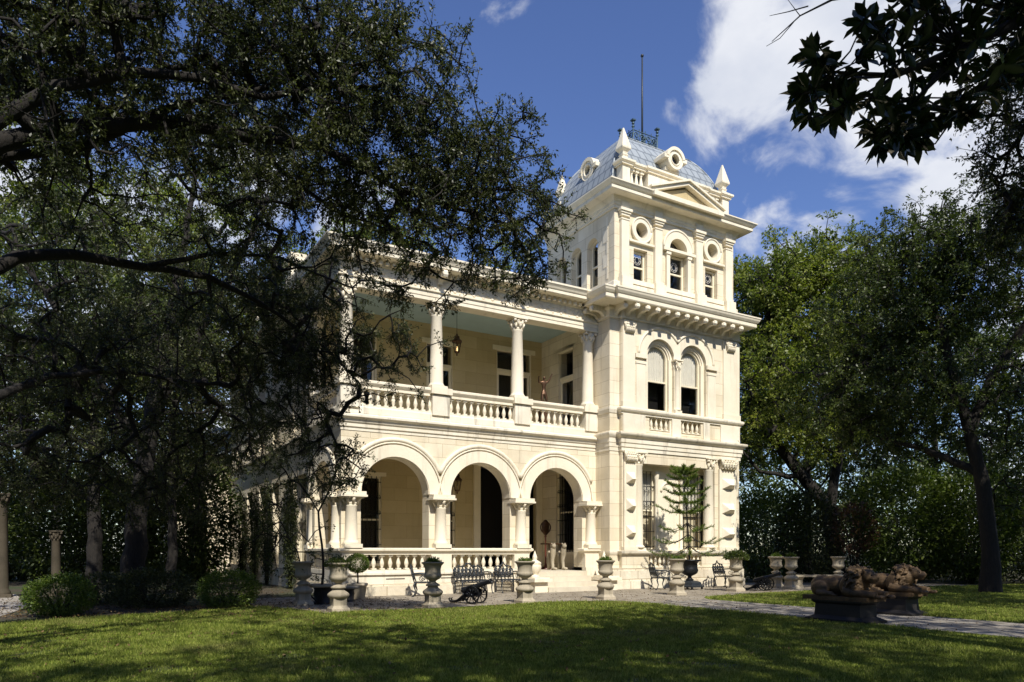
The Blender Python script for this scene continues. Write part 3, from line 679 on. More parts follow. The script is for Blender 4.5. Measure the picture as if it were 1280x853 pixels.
def porch_column(x, y, z0=1.44, side=False):
    c = MB(); c.cbox(x, y, .27, .24, z0, z0+.12); c.lathe([(.24, 0), (.25, .03), (.215, .07), (.2, .10), (.185, .13), (.18, .5), (.165, 1.10), (.185, 1.13), (.165, 1.16)], x, y, 20, z0+.12)
    o = part('arcade_column', c)
    k = MB(); k.lathe([(.165, 0), (.2, .06), (.17, .1), (.23, .22), (.26, .26)], x, y, 20, z0+1.27); k.cbox(x, y, .30, .27, z0+1.46, z0+1.50); k.box(x-.40, x+.40, y-.32, y+.2, z0+1.50, z0+1.56); k.box(x-.37, x+.37, y-.29, y+.2, z0+1.56, z0+1.66)
    for i in range(8): a = 2*PI*i/8; k.tube([(x+.17*math.cos(a), y+.17*math.sin(a), z0+1.3), (x+.23*math.cos(a), y+.23*math.sin(a), z0+1.42), (x+.29*math.cos(a), y+.29*math.sin(a), z0+1.47)], [.04, .05, .035], 5)
    part('capital', k, 'trim', o)
for x in (-9.02, -6.13, -3.18, -.28): porch_column(x, .72)
porch_column(-9.30, 1.18); porch_column(-9.2, 4.05)
# plinth wall, pedestals, rails, balusters
b = MB(); b.box(-9.55, -2.95, .42, .8, 0, .30); b.box(-9.5, -2.95, .5, .8, .30, .36); b.box(-.62, -.02, .3, .8, 0, .36)
b.box(-9.5, -9.3, .8, 4.35, 0, .36)
part('plinth', b, 'rough')
b = MB(); b.box(-9.45, -2.95, .56, 1.3, .36, .64); b.box(-9.48, -2.94, .50, 1.3, .64, .70); b.box(-9.40, -2.96, .58, 1.2, .70, .78); b.box(-.6, 0, .56, 1.3, .36, .78)
b.box(-9.45, -9.25, 1.3, 4.35, .36, .78)
part('porch_base', b, 'ledge')
for x in (-8.0, -6.2, -4.3): b = MB(); b.box(x, x+.6, .55, .562, .5, .525); part('vent_slot', b, 'dark')
for x0, x1 in ((-9.38, -8.72), (-6.5, -5.8), (-3.5, -2.92), (-.6, -.002)): b = MB(); b.box(x0, x1, .60, .80, .78, 1.24); part('pedestal', b)
b = MB(); b.box(-9.38, -9.3, .8, 1.5, .78, 1.24); part('pedestal', b)
RP = [(-.2, 1.24), (.0, 1.24), (.0, 1.29), (.05, 1.33), (.09, 1.36), (.09, 1.42), (.06, 1.442), (-.2, 1.442)]
b = MB(); b.sweep([(-9.38, 4.3), (-9.38, .60), (-2.90, .60), (-2.90, .9)], RP); b.sweep([(-.64, .9), (-.64, .60), (-.002, .60)], RP)
rail = part('porch_balustrade', b)
me_p = baluster_mesh(.45, 1.05)
balusters(rail, [(-8.6+.262*i, .71) for i in range(8)] + [(-5.66+.262*i, .71) for i in range(8)] + [(-9.24, 1.7+.25*i) for i in range(8)], .79, me_p)
# steps
b = MB()
for i in range(4): b.box(-2.94, -.62, -.62+.36*i, 1.2, .002 if i == 0 else .165*i, .165*(i+1))
part('front_steps', b, 'floor')
for x0, x1 in ((-3.42, -2.94), (-.62, -.1)):
    b = MB(); b.box(x0, x1, -.55, .58, 0, .36); b.box(x0-.1, x1+.1, -.68, .5, .36, .46); b.box(x0-.04, x1+.04, -.6, .5, .46, .50); part('step_block', b)
f = MB(); f.box(-9.3, 0, 1.2, 4.4, .3, .66); part('porch_floor', f, 'floor')
f = MB(); f.box(-9.28, 0, 1.3, 4.35, 4.88, 5.02); part('porch_ceiling', f, 'bouncetan')
# inner wall of the porch, both floors
w = MB(); w.wall(-8.85, 0, 0, 10.3, 4.35, 4.75, [(-8.1, -6.72, .9, 4.0, 'rect'), (-5.0, -3.83, .9, 4.03, 'rect'), (-2.95, -.14, .66, 4.7, 'rect'), (-2.06, -.5, 5.66, 9.15, 'rect'), (-5.0, -3.95, 5.66, 9.0, 'rect'), (-8.2, -6.9, 5.66, 9.0, 'rect')])
part('porch_inner_wall', w, 'bouncetan')
window(-7.41, 4.42, 1.36, .92, 3.98, grille=True, casing=.14); window(-4.415, 4.42, 1.15, .92, 4.01, grille=True, casing=.14); window(.1, 2.745, 1.15, 1.32, 4.33, rz=SIDE, grille=True, casing=.12)
def glazed_door(X, Y, w_, z0, zt, zs, rz=0, double=True):
    T = XF(X, Y, 0, rz); h = w_/2; f = MB(); f.X = T; c = .16
    f.box(-h-c, -h, -.06, .06, z0, zt); f.box(h, h+c, -.06, .06, z0, zt); f.box(-h-c-.05, h+c+.05, -.1, .06, zt, zt+.18); f.box(-h, h, -.03, .08, zs-.06, zs+.06)
    o = part('door', f, 'paint')
    for a, b_ in (((-h, 0), (0, h)) if double else ((-h, h),)):
        l = MB(); l.X = T
        l.box(a+.01, a+.1, 0, .05, z0, zs-.06); l.box(b_-.1, b_-.01, 0, .05, z0, zs-.06); l.box(a+.1, b_-.1, .002, .048, z0, z0+.5); l.box(a+.1, b_-.1, .002, .048, zs-.16, zs-.06)
        part('door_leaf', l, 'paint', o)
    p = MB(); p.X = T; p.quad((-h+.05, .025, z0+.4), (h-.05, .025, z0+.4), (h-.05, .025, zs-.1), (-h+.05, .025, zs-.1)); p.quad((-h, .025, zs+.06), (h, .025, zs+.06), (h, .025, zt), (-h, .025, zt)); part('pane', p, 'glass', o)
    d = MB(); d.X = T; d.box(-h-.1, h+.1, .5, .53, z0-.05, zt+.05); part('unlit_room_sheet', d, 'dark', o)
    if True:
        k = MB(); k.X = T; k.ball((.06 if double else h-.06, -.04, z0+1.0), .03, 8, 6); part('handle', k, 'bronze2', o)
glazed_door(-1.28, 4.42, 1.5, 5.66, 9.1, 8.35); glazed_door(-4.47, 4.42, 1.0, 5.66, 8.95, 8.2); glazed_door(-7.55, 4.42, 1.2, 5.66, 8.95, 8.2); glazed_door(.1, 2.68, .94, 5.66, 8.95, 7.95, SIDE, False)
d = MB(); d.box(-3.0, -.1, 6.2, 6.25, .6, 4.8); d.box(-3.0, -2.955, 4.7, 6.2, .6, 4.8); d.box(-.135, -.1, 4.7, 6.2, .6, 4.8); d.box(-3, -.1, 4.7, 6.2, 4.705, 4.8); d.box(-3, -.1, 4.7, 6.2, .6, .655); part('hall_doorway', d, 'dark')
b = MB()
for x in (-2.95, -.14): b.box(x-.14, x+.14 if x < -1 else x+.13, 4.26, 4.36, .66, 4.7)
b.box(-3.12, 0, 4.24, 4.36, 4.7, 4.86); b.box(-1.62, -1.48, 4.5, 4.6, .66, 4.7); part('door_casing', b, 'paint')
# belt between the floors, gallery floor, gallery balustrade
b = MB(); P2 = [(-.04, 4.92), (.02, 4.92), (.02, 5.0), (.06, 5.03), (.06, 5.12), (.10, 5.16), (.13, 5.24), (.22, 5.30), (.22, 5.36), (.04, 5.44), (-.04, 5.44)]
b.sweep([(-9.3, 4.35), (-9.3, .8), (-.002, .8)], P2); part('belt_course', b, 'ledge')
f = MB(); f.box(-9.3, -.002, .8, 4.35, 5.36, 5.64); part('gallery_floor', f, 'floor')
b = MB(); b.sweep([(-9.3, 4.35), (-9.3, .8), (-.002, .8)], [(-.3, 5.44), (.06, 5.44), (.06, 5.62), (.03, 5.66), (.03, 5.71), (-.3, 5.71)])
for x in (-9.05, -6.12, -3.12): b.cbox(x, .87, .30, .19, 5.6, 6.24)
b.box(-.52, -.002, .68, 1.06, 5.6, 6.24)
part('gallery_base', b, 'ledge')
b = MB(); G = [(-.22, 6.19), (.0, 6.19), (.0, 6.26), (.05, 6.32), (.08, 6.36), (.08, 6.42), (.04, 6.445), (-.22, 6.445)]
b.sweep([(-9.27, 4.35), (-9.27, .76), (-.002, .76)], G)
for x in (-9.05, -6.12, -3.12): b.cbox(x, .86, .36, .25, 6.26, 6.455)
b.box(-.6, -.002, .62, 1.12, 6.26, 6.455)
gr = part('gallery_balustrade', b)
me_g = baluster_mesh(.48, 1.0)
balusters(gr, [(-8.62+.243*i, .87) for i in range(10)] + [(-5.70+.243*i, .87) for i in range(10)] + [(-2.7+.243*i, .87) for i in range(9)] + [(-9.16, 1.3+.26*i) for i in range(12)], 5.71, me_g)
for x, y in ((-9.1, .92), (-6.18, .92), (-3.2, .92), (-.27, .92), (-9.1, 4.2)):
    c = MB(); c.cbox(x, y, .27, .27, 6.455, 6.53); c.lathe([(.26, 0), (.27, .03), (.235, .07), (.22, .1), (.21, .14), (.205, .8), (.175, 2.2), (.195, 2.23), (.175, 2.26)], x, y, 24, 6.53)
    o = part('gallery_column', c); k = MB(); capital(k, x, y, 8.78, 9.16, .175, .25); part('capital', k, 'trim', o)
# porch entablature
b = MB(); b.sweep([(-9.35, 4.4), (-9.35, .7), (-.002, .7)], [(-.5, 9.16), (.0, 9.16), (.0, 9.27), (.02, 9.28), (.02, 9.40), (.07, 9.43), (.07, 9.47), (-.5, 9.47)]); part('architrave', b)
b = MB(); b.sweep([(-9.35, 4.4), (-9.35, .72), (-.002, .72)], [(-.45, 9.47), (.0, 9.47), (.0, 9.86), (.06, 9.88), (.06, 9.90), (-.45, 9.90)])
x = -9.2; k = 0
while x < -.2:       # running scroll in low relief
    pts = [(x + .15*(1-.07*i)*math.cos(i*.62)*(1 if k % 2 else -1), .715, 9.67 + .14*(1-.07*i)*math.sin(i*.62)) for i in range(12)]
    b.tube(pts, .02, 5); b.ball((x+.17, .717, 9.57+.2*(k % 2)), (.06, .022, .045), 7, 5); b.ball((x+.17, .717, 9.79-.24*(k % 2)), (.05, .02, .03), 6, 4); b.ball((x, .715, 9.67), (.045, .022, .045), 7, 5); x += .34; k += 1
part('carved_frieze', b)
b = MB(); x = -9.3
while x < -.1: b.box(x, x+.11, .52, .67, 9.90, 10.02); x += .215
part('dentil_course', b); b = MB(); y = .9
while y < 19.8: b.box(-9.53, -9.38, y, y+.11, 9.90, 10.02); y += .215
part('dentil_course', b)
b = MB(); PC = [(-.5, 9.90), (.05, 9.90), (.05, 10.02), (.10, 10.03), (.42, 10.045), (.44, 10.06), (.44, 10.17), (.47, 10.18), (.50, 10.24), (.54, 10.29), (.56, 10.31), (.56, 10.37), (.3, 10.42), (-.5, 10.42)]
b.sweep([(-9.35, 20), (-9.35, .70), (-.002, .70)], PC); part('porch_cornice', b)
for x in (-9.15, -6.18, -3.2, -.3): obj('scroll_bracket', me_br, None, house, (x, .66, .12)).scale = (1, .72, 1)
f = MB(); f.box(-9.1, -.002, .95, 4.35, 9.66, 9.76); part('gallery_ceiling', f, 'ceil')
# long side of the house, seen at a slant, with its tall shuttered windows
ys = [(5.35, 7.15), (9.4, 10.55), (11.8, 13.1), (14.6, 15.8), (17.2, 18.4)]
w = MB(); w.wall(4.35, 20, 0, 10.2, -9.1, -8.7, [(a, b_, .80, 4.07, 'rect') for a, b_ in ys] + [(a, b_, 5.7, 8.8, 'rect') for a, b_ in ys], 'x'); w.box(-8.7, 6.0, 19.6, 20, 0, 10.2); part('side_wall', w, 'wall')
b = MB()
b.box(-9.26, -9.1, 4.35, 20, 0, .7); part('plinth', b, 'rough')
b = MB(); b.sweep([(-9.1, 20), (-9.1, 4.36)], P2); b.sweep([(-9.1, 20), (-9.1, 4.36)], [(-.03, 9.16), (.06, 9.16), (.06, 9.45), (.14, 9.5), (-.03, 9.5)]); part('side_string_course', b)
for a, b_ in ys:
    for z0, zt in ((.82, 4.05), (5.72, 8.78)): window(-8.86, (a+b_)/2, b_-a-.04, z0, zt, rz=SIDE, sill=True)
b = MB(); b.box(-8.8, 6.2, 4.4, 19.8, 10.2, 10.35); b.box(-9.2, 0, .8, 4.4, 10.2, 10.40); b.box(.3, 6.2, .35, 4.4, 10.2, 10.4); part('flat_roof', b, 'roof')
for y in (8.2, 14.4):
    b = MB(); b.cbox(-8.68, y, .36, .5, 10.3, 12.2); b.cbox(-8.68, y, .42, .56, 11.2, 11.35); b.cbox(-8.68, y, .44, .58, 12.2, 12.34); b.cbox(-8.68, y, .39, .53, 12.34, 12.6); part('chimney', b, 'wall')
# the lower service wing at the back
w = MB(); w.wall(-11.7, -9.1, 0, 6.3, 20.5, 20.9, [(-11.2, -10.1, 1, 3.4, 'rect')]); w.box(-11.7, -11.3, 20.9, 27, 0, 6.3); w.box(-11.3, -6, 26.6, 27, 0, 6.3); part('service_wing', w, 'wall')
window(-10.65, 20.6, 1.06, 1.02, 3.38)
b = MB(); b._add([(-12.2, 20, 6.3), (-6, 20, 6.3), (-6, 27.5, 6.3), (-12.2, 27.5, 6.3), (-9.4, 22.6, 8.2), (-8.6, 25, 8.2)], [(0, 1, 5, 4), (1, 2, 5), (2, 3, 4, 5), (3, 0, 4), (3, 2, 1, 0)]); part('service_roof', b, 'roof')

# ------------------------------------------------------------------ ground, paving, lawn
def ground_mat():
    m, nt, N, L, b = nodes('ground_soil'); v = N.new('ShaderNodeTexCoord').outputs['Object']
    a = noise(N, L, v, .35, 6); f = noise(N, L, v, 9, 8, .7)
    c = mixc(N, L, ramp(N, L, a, [(.42, (0, 0, 0)), (.6, (1, 1, 1))]), ramp(N, L, f, [(.3, (.035, .026, .018)), (.7, (.085, .065, .04))]), ramp(N, L, f, [(.3, (.02, .032, .01)), (.7, (.05, .07, .02))]))
    L.new(c, b.inputs['Base Color']); b.inputs['Roughness'].default_value = .95; bump(N, L, b, f, .7, .05); return m
def lawn_mat():
    m, nt, N, L, b = nodes('lawn_turf'); v = N.new('ShaderNodeTexCoord').outputs['Object']
    a = noise(N, L, v, .45, 5); f = noise(N, L, v, 30, 8, .75)
    g = ramp(N, L, f, [(.3, (.03, .045, .01)), (.7, (.10, .13, .03))])
    d = ramp(N, L, f, [(.3, (.07, .06, .025)), (.7, (.2, .17, .08))])
    c = mixc(N, L, ramp(N, L, a, [(.52, (0, 0, 0)), (.72, (.75,)*3)]), g, d)
    L.new(c, b.inputs['Base Color']); b.inputs['Roughness'].default_value = .95; bump(N, L, b, f, .9, .04); return m
def paving_mat(name, c0, c1, joint, w_, h_, ang=0):
    m, nt, N, L, b = nodes(name); v = N.new('ShaderNodeTexCoord').outputs['Object']
    mp = N.new('ShaderNodeMapping'); L.new(v, mp.inputs[0]); mp.inputs['Rotation'].default_value = (0, 0, ang)
    dn = N.new('ShaderNodeTexNoise'); dn.inputs['Scale'].default_value = 1.3; L.new(mp.outputs[0], dn.inputs['Vector'])
    br = N.new('ShaderNodeTexBrick'); L.new(mixc(N, L, .04, mp.outputs[0], dn.outputs['Color'], 'ADD'), br.inputs['Vector']); br.inputs['Scale'].default_value = 1
    br.inputs['Brick Width'].default_value = w_; br.inputs['Row Height'].default_value = h_; br.inputs['Mortar Size'].default_value = .018
    br.inputs['Color1'].default_value = (1, 1, 1, 1); br.inputs['Color2'].default_value = (.8, .78, .74, 1); br.inputs['Mortar'].default_value = joint
    f = noise(N, L, v, 5, 9, .7); big = noise(N, L, v, .8, 4)
    c = mixc(N, L, 1, ramp(N, L, f, [(.3, c0), (.7, c1)]), br.outputs['Color'], 'MULTIPLY')
    c = mixc(N, L, ramp(N, L, big, [(.5, (0, 0, 0)), (.75, (.5,)*3)]), c, (.16, .13, .09))
    L.new(c, b.inputs['Base Color']); b.inputs['Roughness'].default_value = .85; bump(N, L, b, br.outputs['Fac'], -.4, .01); return m
def sheet(name, poly, z, mat, kind='structure', th=.02):
    b = MB(); b.prism([(p[0], p[1]) for p in poly], z-th, z, 'z'); o = obj(name, b, mat); o['kind'] = kind; return o
g_ = MB(); g_.quad((-400, -400, 0), (400, -400, 0), (400, 400, 0), (-400, 400, 0)); tag(obj('ground', g_, ground_mat()), None, None, kind='structure')
LAWN1 = [(-30, -6.2), (-17.6, -4.3), (-15.9, -3.5), (-14, -2.75), (-12.2, -2.2), (-11.7, -3.2), (-11.45, -4.72), (-8.9, -4.75), (-6.0, -4.45), (-3.8, -4.75), (-3.55, -5.3), (-3.5, -9), (-3.55, -13.7), (-3.6, -30), (-40, -30)]
LAWN2 = [(-.95, -5.6), (-.5, -5.0), (1.2, -4.55), (3.4, -4.15), (8, -4.3), (14, -5), (34, -9), (34, -32), (-.95, -32)]
lm = lawn_mat()
sheet('lawn', LAWN1, .012, lm); sheet('lawn', LAWN2, .012, lm)
PV = paving_mat('flagstone_paving', (.22, .19, .145), (.42, .37, .29), (.13, .10, .07, 1), .75, .5)
TERR = [(-12.3, -2.25), (-11.75, -3.2), (-11.5, -4.68), (-8.9, -4.70), (-6.0, -4.40), (-3.85, -4.70), (-3.6, -5.3), (-.98, -5.6), (-.55, -5.0), (1.2, -4.5), (3.4, -4.1), (8, -4.25), (14, -4.9), (16, -1), (12, 1.2), (6.3, 1.2), (-9.2, 1.3), (-12.2, 1.0)]
sheet('terrace', TERR, .022, PV)
sheet('walkway', [(-3.5, -5.28), (-3.46, -9), (-3.5, -13.7), (-3.55, -40), (-1.0, -40), (-1.0, -5.58)], .020, paving_mat('walkway_paving', (.20, .18, .15), (.36, .33, .28), (.13, .11, .09, 1), 1.2, 1.2))
sheet('side_path', [(-30, -3.8), (-17.9, -3.95), (-17.35, -2.6), (-16.9, 1.2), (-17.6, 7), (-30, 7)], .018, paving_mat('side_path_paving', (.32, .29, .25), (.5, .47, .42), (.2, .18, .15, 1), 1.4, 1.0))

def np_obj(name, V, F, mat, parent=None, smooth=False):
    me = bpy.data.meshes.new(name); V = np.ascontiguousarray(V, np.float32); F = np.ascontiguousarray(F, np.int32); n, k = F.shape
    me.vertices.add(len(V)); me.vertices.foreach_set('co', V.ravel())
    me.loops.add(n*k); me.loops.foreach_set('vertex_index', F.ravel())
    me.polygons.add(n); me.polygons.foreach_set('loop_start', np.arange(0, n*k, k, dtype=np.int32)); me.polygons.foreach_set('loop_total', np.full(n, k, np.int32))
    if smooth: me.polygons.foreach_set('use_smooth', np.ones(n, bool))
    me.update(calc_edges=True)
    if mat: me.materials.append(mat)
    return obj(name, me, None, parent)
def unit(a): return a / np.maximum(np.linalg.norm(a, axis=1, keepdims=True), 1e-9)
def leaves(P, D, size, rng, aspect=.42, up=.5, jit=.35, six=False):
    """one small folded face per leaf; P bases, D leaf directions"""
    n = len(P); s = size*(1+jit*rng.uniform(-1, 1, (n, 1)))
    D = unit(D + rng.normal(0, .35, (n, 3)))
    N_ = rng.normal(0, 1, (n, 3)); N_[:, 2] += up*2; W = unit(np.cross(D, unit(N_))); Nn = np.cross(W, D)
    T = P + D*s; w = W*s*aspect*.5
    if six:
        V = np.stack([P, P+D*s*.3+w*.85+Nn*s*.05, P+D*s*.65+w*.8+Nn*s*.04, T-Nn*s*.08, P+D*s*.65-w*.8+Nn*s*.04, P+D*s*.3-w*.85+Nn*s*.05], 1).reshape(-1, 3)
        b = np.arange(n)[:, None]*6; F = np.concatenate([b+np.array([[0, 1, 2, 3]]), b+np.array([[0, 3, 4, 5]])], 0)
        return V, F
    V = np.stack([P, P+D*s*.5+w+Nn*s*.06, T, P+D*s*.5-w+Nn*s*.06], 1).reshape(-1, 3)
    return V, np.arange(n*4).reshape(-1, 4)
def frusta(P0, P1, R0, R1, n):
    D = unit(P1-P0); ref = np.where(np.abs(D[:, 2:3]) < .9, np.array([[0, 0, 1.]]), np.array([[1., 0, 0]]))
    A = unit(np.cross(D, ref)); B = np.cross(D, A); m = len(P0); rings = []
    P1 = P1 + D*np.minimum(R1[:, None]*.5, .05)
    for P, r in ((P0, R0), (P1, R1)):
        for k in range(n):
            q = 2*PI*k/n; rings.append(P + (A*math.cos(q)+B*math.sin(q))*r[:, None])
    V = np.stack(rings, 1).reshape(-1, 3); b = np.arange(m)[:, None]*2*n
    F = np.concatenate([b+np.array([[k, (k+1) % n, n+(k+1) % n, n+k]]) for k in range(n)], 0)
    return V, F
def tree(name, label, cat, base, limbs, blobs, mat, leaf=.06, twigs=7, per=12, tw=.4, seed=1, group=None, aspect=.42, droop=.15, up=.5, sides=6, tipr=.007, wood=True, spread=2.4, six=False, crook=.18):
    rng = np.random.default_rng(seed); base = np.array(base, float)
    P = []; PA = []; RR = []; lines = []
    for li, l in enumerate(limbs):
        pts = [np.array(p[:3], float) for p in l]; rad = [p[3] for p in l]
        if li == 0: prev = -1
        else: prev = int(np.argmin(np.linalg.norm(np.array(P)-pts[0], axis=1)))
        if li == 0: P.append(pts[0]); PA.append(-1); RR.append(rad[0]); prev = 0
        line = [prev]
        for (a, b_, ra, rb) in zip(pts[:-1], pts[1:], rad[:-1], rad[1:]):
            k = max(2, int(np.linalg.norm(b_-a)/.35))
            for i in range(1, k+1):
                t = i/k; q = a+(b_-a)*t + (rng.normal(0, .05*crook/.18, 3) if i < k else 0)*(min(1, 1.5*ra+.3) if ra < .15 else .35)
                P.append(q); PA.append(prev); RR.append(ra+(rb-ra)*t); prev = len(P)-1; line.append(prev)
        lines.append(line)
    nl = len(P)
    cl = []
    for (c, r, n) in blobs:
        u = rng.normal(0, 1, (n, 3)); u = unit(u) * rng.uniform(.08, 1, (n, 1))**(1/spread)
        cl.append(np.array(c)[None] + u*np.array(r)[None]*(1+.18*rng.normal(0, 1, (n, 1))))
    cl = np.concatenate(cl)
    LP = np.array(P); dist = np.array([np.min(((LP-c)**2).sum(1)) for c in cl]); cl = cl[np.argsort(dist)]
    cap = nl + len(cl)*4; PP = np.zeros((cap, 3)); PP[:nl] = LP; nn = nl; ends = []; dirs = []
    for c in cl:
        j = int(np.argmin(((PP[:nn]-c)**2).sum(1) + .0)); a = PP[j]; d = np.linalg.norm(c-a); k = max(1, min(4, int(d/.35)+1)); prev = j
        for i in range(1, k+1):
            t = i/k; q = a+(c-a)*t
            if i < k: q = q+rng.normal(0, crook*.5*d/k*.8, 3); q[2] += .12*d*math.sin(PI*t)*(1 if rng.random() < .7 else -1)
            if nn < cap: PP[nn] = q; PA.append(prev); RR.append(None); prev = nn; nn += 1
        ends.append(c); dirs.append(unit((c-a)[None])[0])
    PP = PP[:nn]; cnt = np.zeros(nn)
    for i in range(nn-1, nl-1, -1): cnt[i] += 1; cnt[PA[i]] += cnt[i]
    rad = np.array([RR[i] if RR[i] is not None else tipr*(1+cnt[i])**.45 for i in range(nn)])
    rad[:nl] = np.array(RR[:nl])
    root = thing(name, label, cat, tuple(base), 0, group)
    E_ = np.array(ends); D_ = np.array(dirs)
    # twigs with leaves along them
    n = len(E_); tb = np.repeat(E_, twigs, 0); td = unit(np.repeat(D_, twigs, 0)*.7 + rng.normal(0, .75, (n*twigs, 3)) + np.array([[0, 0, -droop]])); tl = tw*rng.uniform(.5, 1.15, (n*twigs, 1))
    if wood:
        lm_ = MB()
        for k, ln in enumerate(lines): lm_.tube([PP[i] for i in ln], [rad[i] if (i != ln[0] or k == 0) else rad[ln[1]] for i in ln], sides+4)
        ii = np.array([i for i in range(nl, nn)]); pa = np.array([PA[i] for i in ii]); big = (rad[ii] > .03)
        parts_ = [(np.array(lm_.v), np.array([f for f in lm_.f if len(f) == 4]))]
        for msk, ns in ((big, sides+2), (~big, 4)):
            if msk.any(): parts_.append(frusta(PP[pa[msk]], PP[ii[msk]], np.minimum(rad[pa[msk]], rad[ii[msk]]*1.6), rad[ii[msk]], ns))
        if tw > .2: parts_.append(frusta(tb, tb+td*tl, np.full(len(tb), tipr*.8), np.full(len(tb), tipr*.4), 3))
        off = 0; Vs = []; Fs = []
        for v, f in parts_: Vs.append(v); Fs.append(f+off); off += len(v)
        np_obj('trunk', np.concatenate(Vs)-base, np.concatenate(Fs), M['bark'], root, True)
    t = .1+.95*rng.uniform(0, 1, (len(tb)*per, 1))**.7; lb = np.repeat(tb, per, 0) + np.repeat(td*tl, per, 0)*t + rng.normal(0, leaf*.35, (len(tb)*per, 3))
    ld = unit(np.repeat(td, per, 0)*.6 + rng.normal(0, .7, (len(lb), 3)) + np.array([[0, 0, -.25]]))
    V, F = leaves(lb, ld, leaf, rng, aspect, up, six=six)
    np_obj('crown', V-base, F, mat, root)
    return root
def BP(u, v, d, ru, rv, rd, n):        # an ellipsoid of foliage: centre, radii in metres, clump count
    c = at(u, v, d); k = d/F_PX
    fx = np.array([FW[0], FW[1]])
    rx = abs(RT[0])*ru*k + abs(FW[0])*rd*.6; ry = abs(RT[1])*ru*k + abs(FW[1])*rd
    return (tuple(c), (rx, ry, rv*k), n)
def LP_(*pts): return [(*at(u, v, d), r) for u, v, d, r in pts]
def foot(u, d): p = at(u, HOR, d); return (p.x, p.y, 0)
OAK = M['oak']
# --- the big live oak that hangs over the left of the view
f0 = foot(-300, 9)
trunk = [(*f0, .55), (f0[0]+.1, f0[1]+.1, 1.5, .42), (*at(-240, 420, 9), .38)]
limbs = [trunk,
  [trunk[-1]] + LP_((-120, 250, 9.2, 0.178), (0, 178, 9.6, 0.126), (100, 158, 10, 0.104), (200, 152, 10.4, 0.096), (300, 168, 10.8, 0.081), (400, 183, 11.1, 0.067), (470, 222, 11.4, 0.044), (560, 258, 11.6, 0.030), (640, 282, 11.8, 0.016)),
  [trunk[-1]] + LP_((-140, 240, 9, 0.163), (0, 150, 9.2, 0.089), (70, 108, 9.4, 0.074), (160, 90, 9.8, 0.067), (250, 98, 10.2, 0.056), (330, 122, 10.5, 0.044), (420, 105, 10.8, 0.030), (500, 55, 11, 0.015)),
  [trunk[-1]] + LP_((-100, 280, 9.3, 0.148), (0, 196, 9.9, 0.074), (110, 182, 10.2, 0.063), (220, 132, 10.4, 0.052), (330, 110, 10.7, 0.033), (430, 60, 11, 0.015)),
  [trunk[-1]] + LP_((-100, 370, 9.8, 0.148), (20, 322, 11, 0.096), (90, 318, 11.5, 0.081), (180, 334, 12.2, 0.067), (260, 346, 13, 0.056), (340, 388, 14, 0.037), (400, 430, 14.8, 0.026), (450, 480, 15.3, 0.015)),
  LP_((180, 334, 12.2, 0.052), (260, 318, 12.8, 0.037), (350, 322, 13.6, 0.026), (440, 360, 14.4, 0.015)),
  LP_((300, 168, 10.8, 0.044), (370, 230, 11.4, 0.033), (430, 270, 12, 0.022), (520, 300, 12.4, 0.013)),
  [trunk[-1]] + LP_((-60, 520, 11, 0.089), (60, 470, 13, 0.059), (160, 465, 14.5, 0.044), (260, 480, 15.5, 0.030))]
blobs = [BP(40, 30, 10, 170, 110, 1.6, 230), BP(220, 40, 10.5, 170, 110, 1.7, 250), BP(380, 50, 11, 120, 100, 1.4, 190), BP(460, 120, 11.3, 75, 75, 1.1, 100), BP(545, 175, 11.5, 80, 50, .9, 75),
  BP(480, 220, 11.5, 120, 60, 1.1, 120), BP(590, 235, 11.7, 85, 55, .8, 85), BP(655, 272, 11.8, 55, 42, .6, 40), BP(340, 195, 11, 140, 70, 1.4, 95), BP(150, 225, 10.5, 160, 80, 1.4, 55),
  BP(570, 318, 12, 110, 30, .8, 40), BP(430, 275, 12, 80, 45, .9, 36), BP(490, 20, 11, 22, 40, .5, 14), BP(560, 75, 11.3, 20, 40, .4, 9), BP(642, 165, 11.6, 20, 28, .4, 8),
  BP(30, 130, 10, 120, 80, 1.2, 60), BP(645, 330, 12, 50, 25, .5, 16), BP(520, 365, 12.6, 45, 18, .5, 9),
  BP(405, 400, 15.2, 65, 80, 1.2, 90), BP(380, 490, 15.4, 58, 85, 1.1, 105), BP(350, 375, 15.6, 55, 55, 1, 55), BP(465, 460, 15.3, 50, 55, .8, 26), BP(400, 585, 15, 45, 40, .7, 26), BP(340, 450, 15.8, 60, 75, 1, 70), BP(250, 400, 14.5, 80, 40, 1, 24), BP(300, 330, 13.5, 90, 30, 1, 22), BP(505, 425, 15.3, 30, 25, .5, 8),
  BP(20, 60, 11.5, 150, 130, 1.5, 130), BP(190, 110, 12, 170, 90, 1.5, 80), BP(340, 90, 12, 130, 80, 1.2, 60),
  BP(40, 430, 14, 120, 80, 1.6, 125), BP(160, 450, 15, 110, 70, 1.6, 110), BP(90, 545, 16, 120, 60, 1.6, 90), BP(235, 530, 17, 80, 60, 1.5, 80), BP(300, 540, 17, 50, 60, 1.0, 36), BP(110, 605, 15.8, 110, 36, 1.0, 60), BP(215, 618, 16.8, 70, 34, .9, 40), BP(20, 590, 15.5, 70, 45, 1.0, 36),  # low clumps at the end are added to darken the trunks behind
  ((-20, -16, 12), (3.2, 2.6, 1.2), 60), ((-16, -17.5, 12.8), (3.0, 2.2, 1.0), 70), ((-21, -20, 12), (3, 3, 1.2), 80), ((-23, -12, 11.5), (3, 3, 1.2), 100)]  # unseen overhead crown, added to shade the foliage below
limbs += [[trunk[-1], (-20.5, -15, 6.5, .22), (-19.5, -17, 10, .12), (-18, -18, 12.2, .05)], [(-20.5, -15, 6.5, .16), (-17.5, -15.5, 10.4, .1), (-14.5, -15, 12.4, .04)], [(-20.5, -15, 6.5, .14), (-22.5, -13, 9.5, .09), (-23.5, -12, 11.5, .04)]]
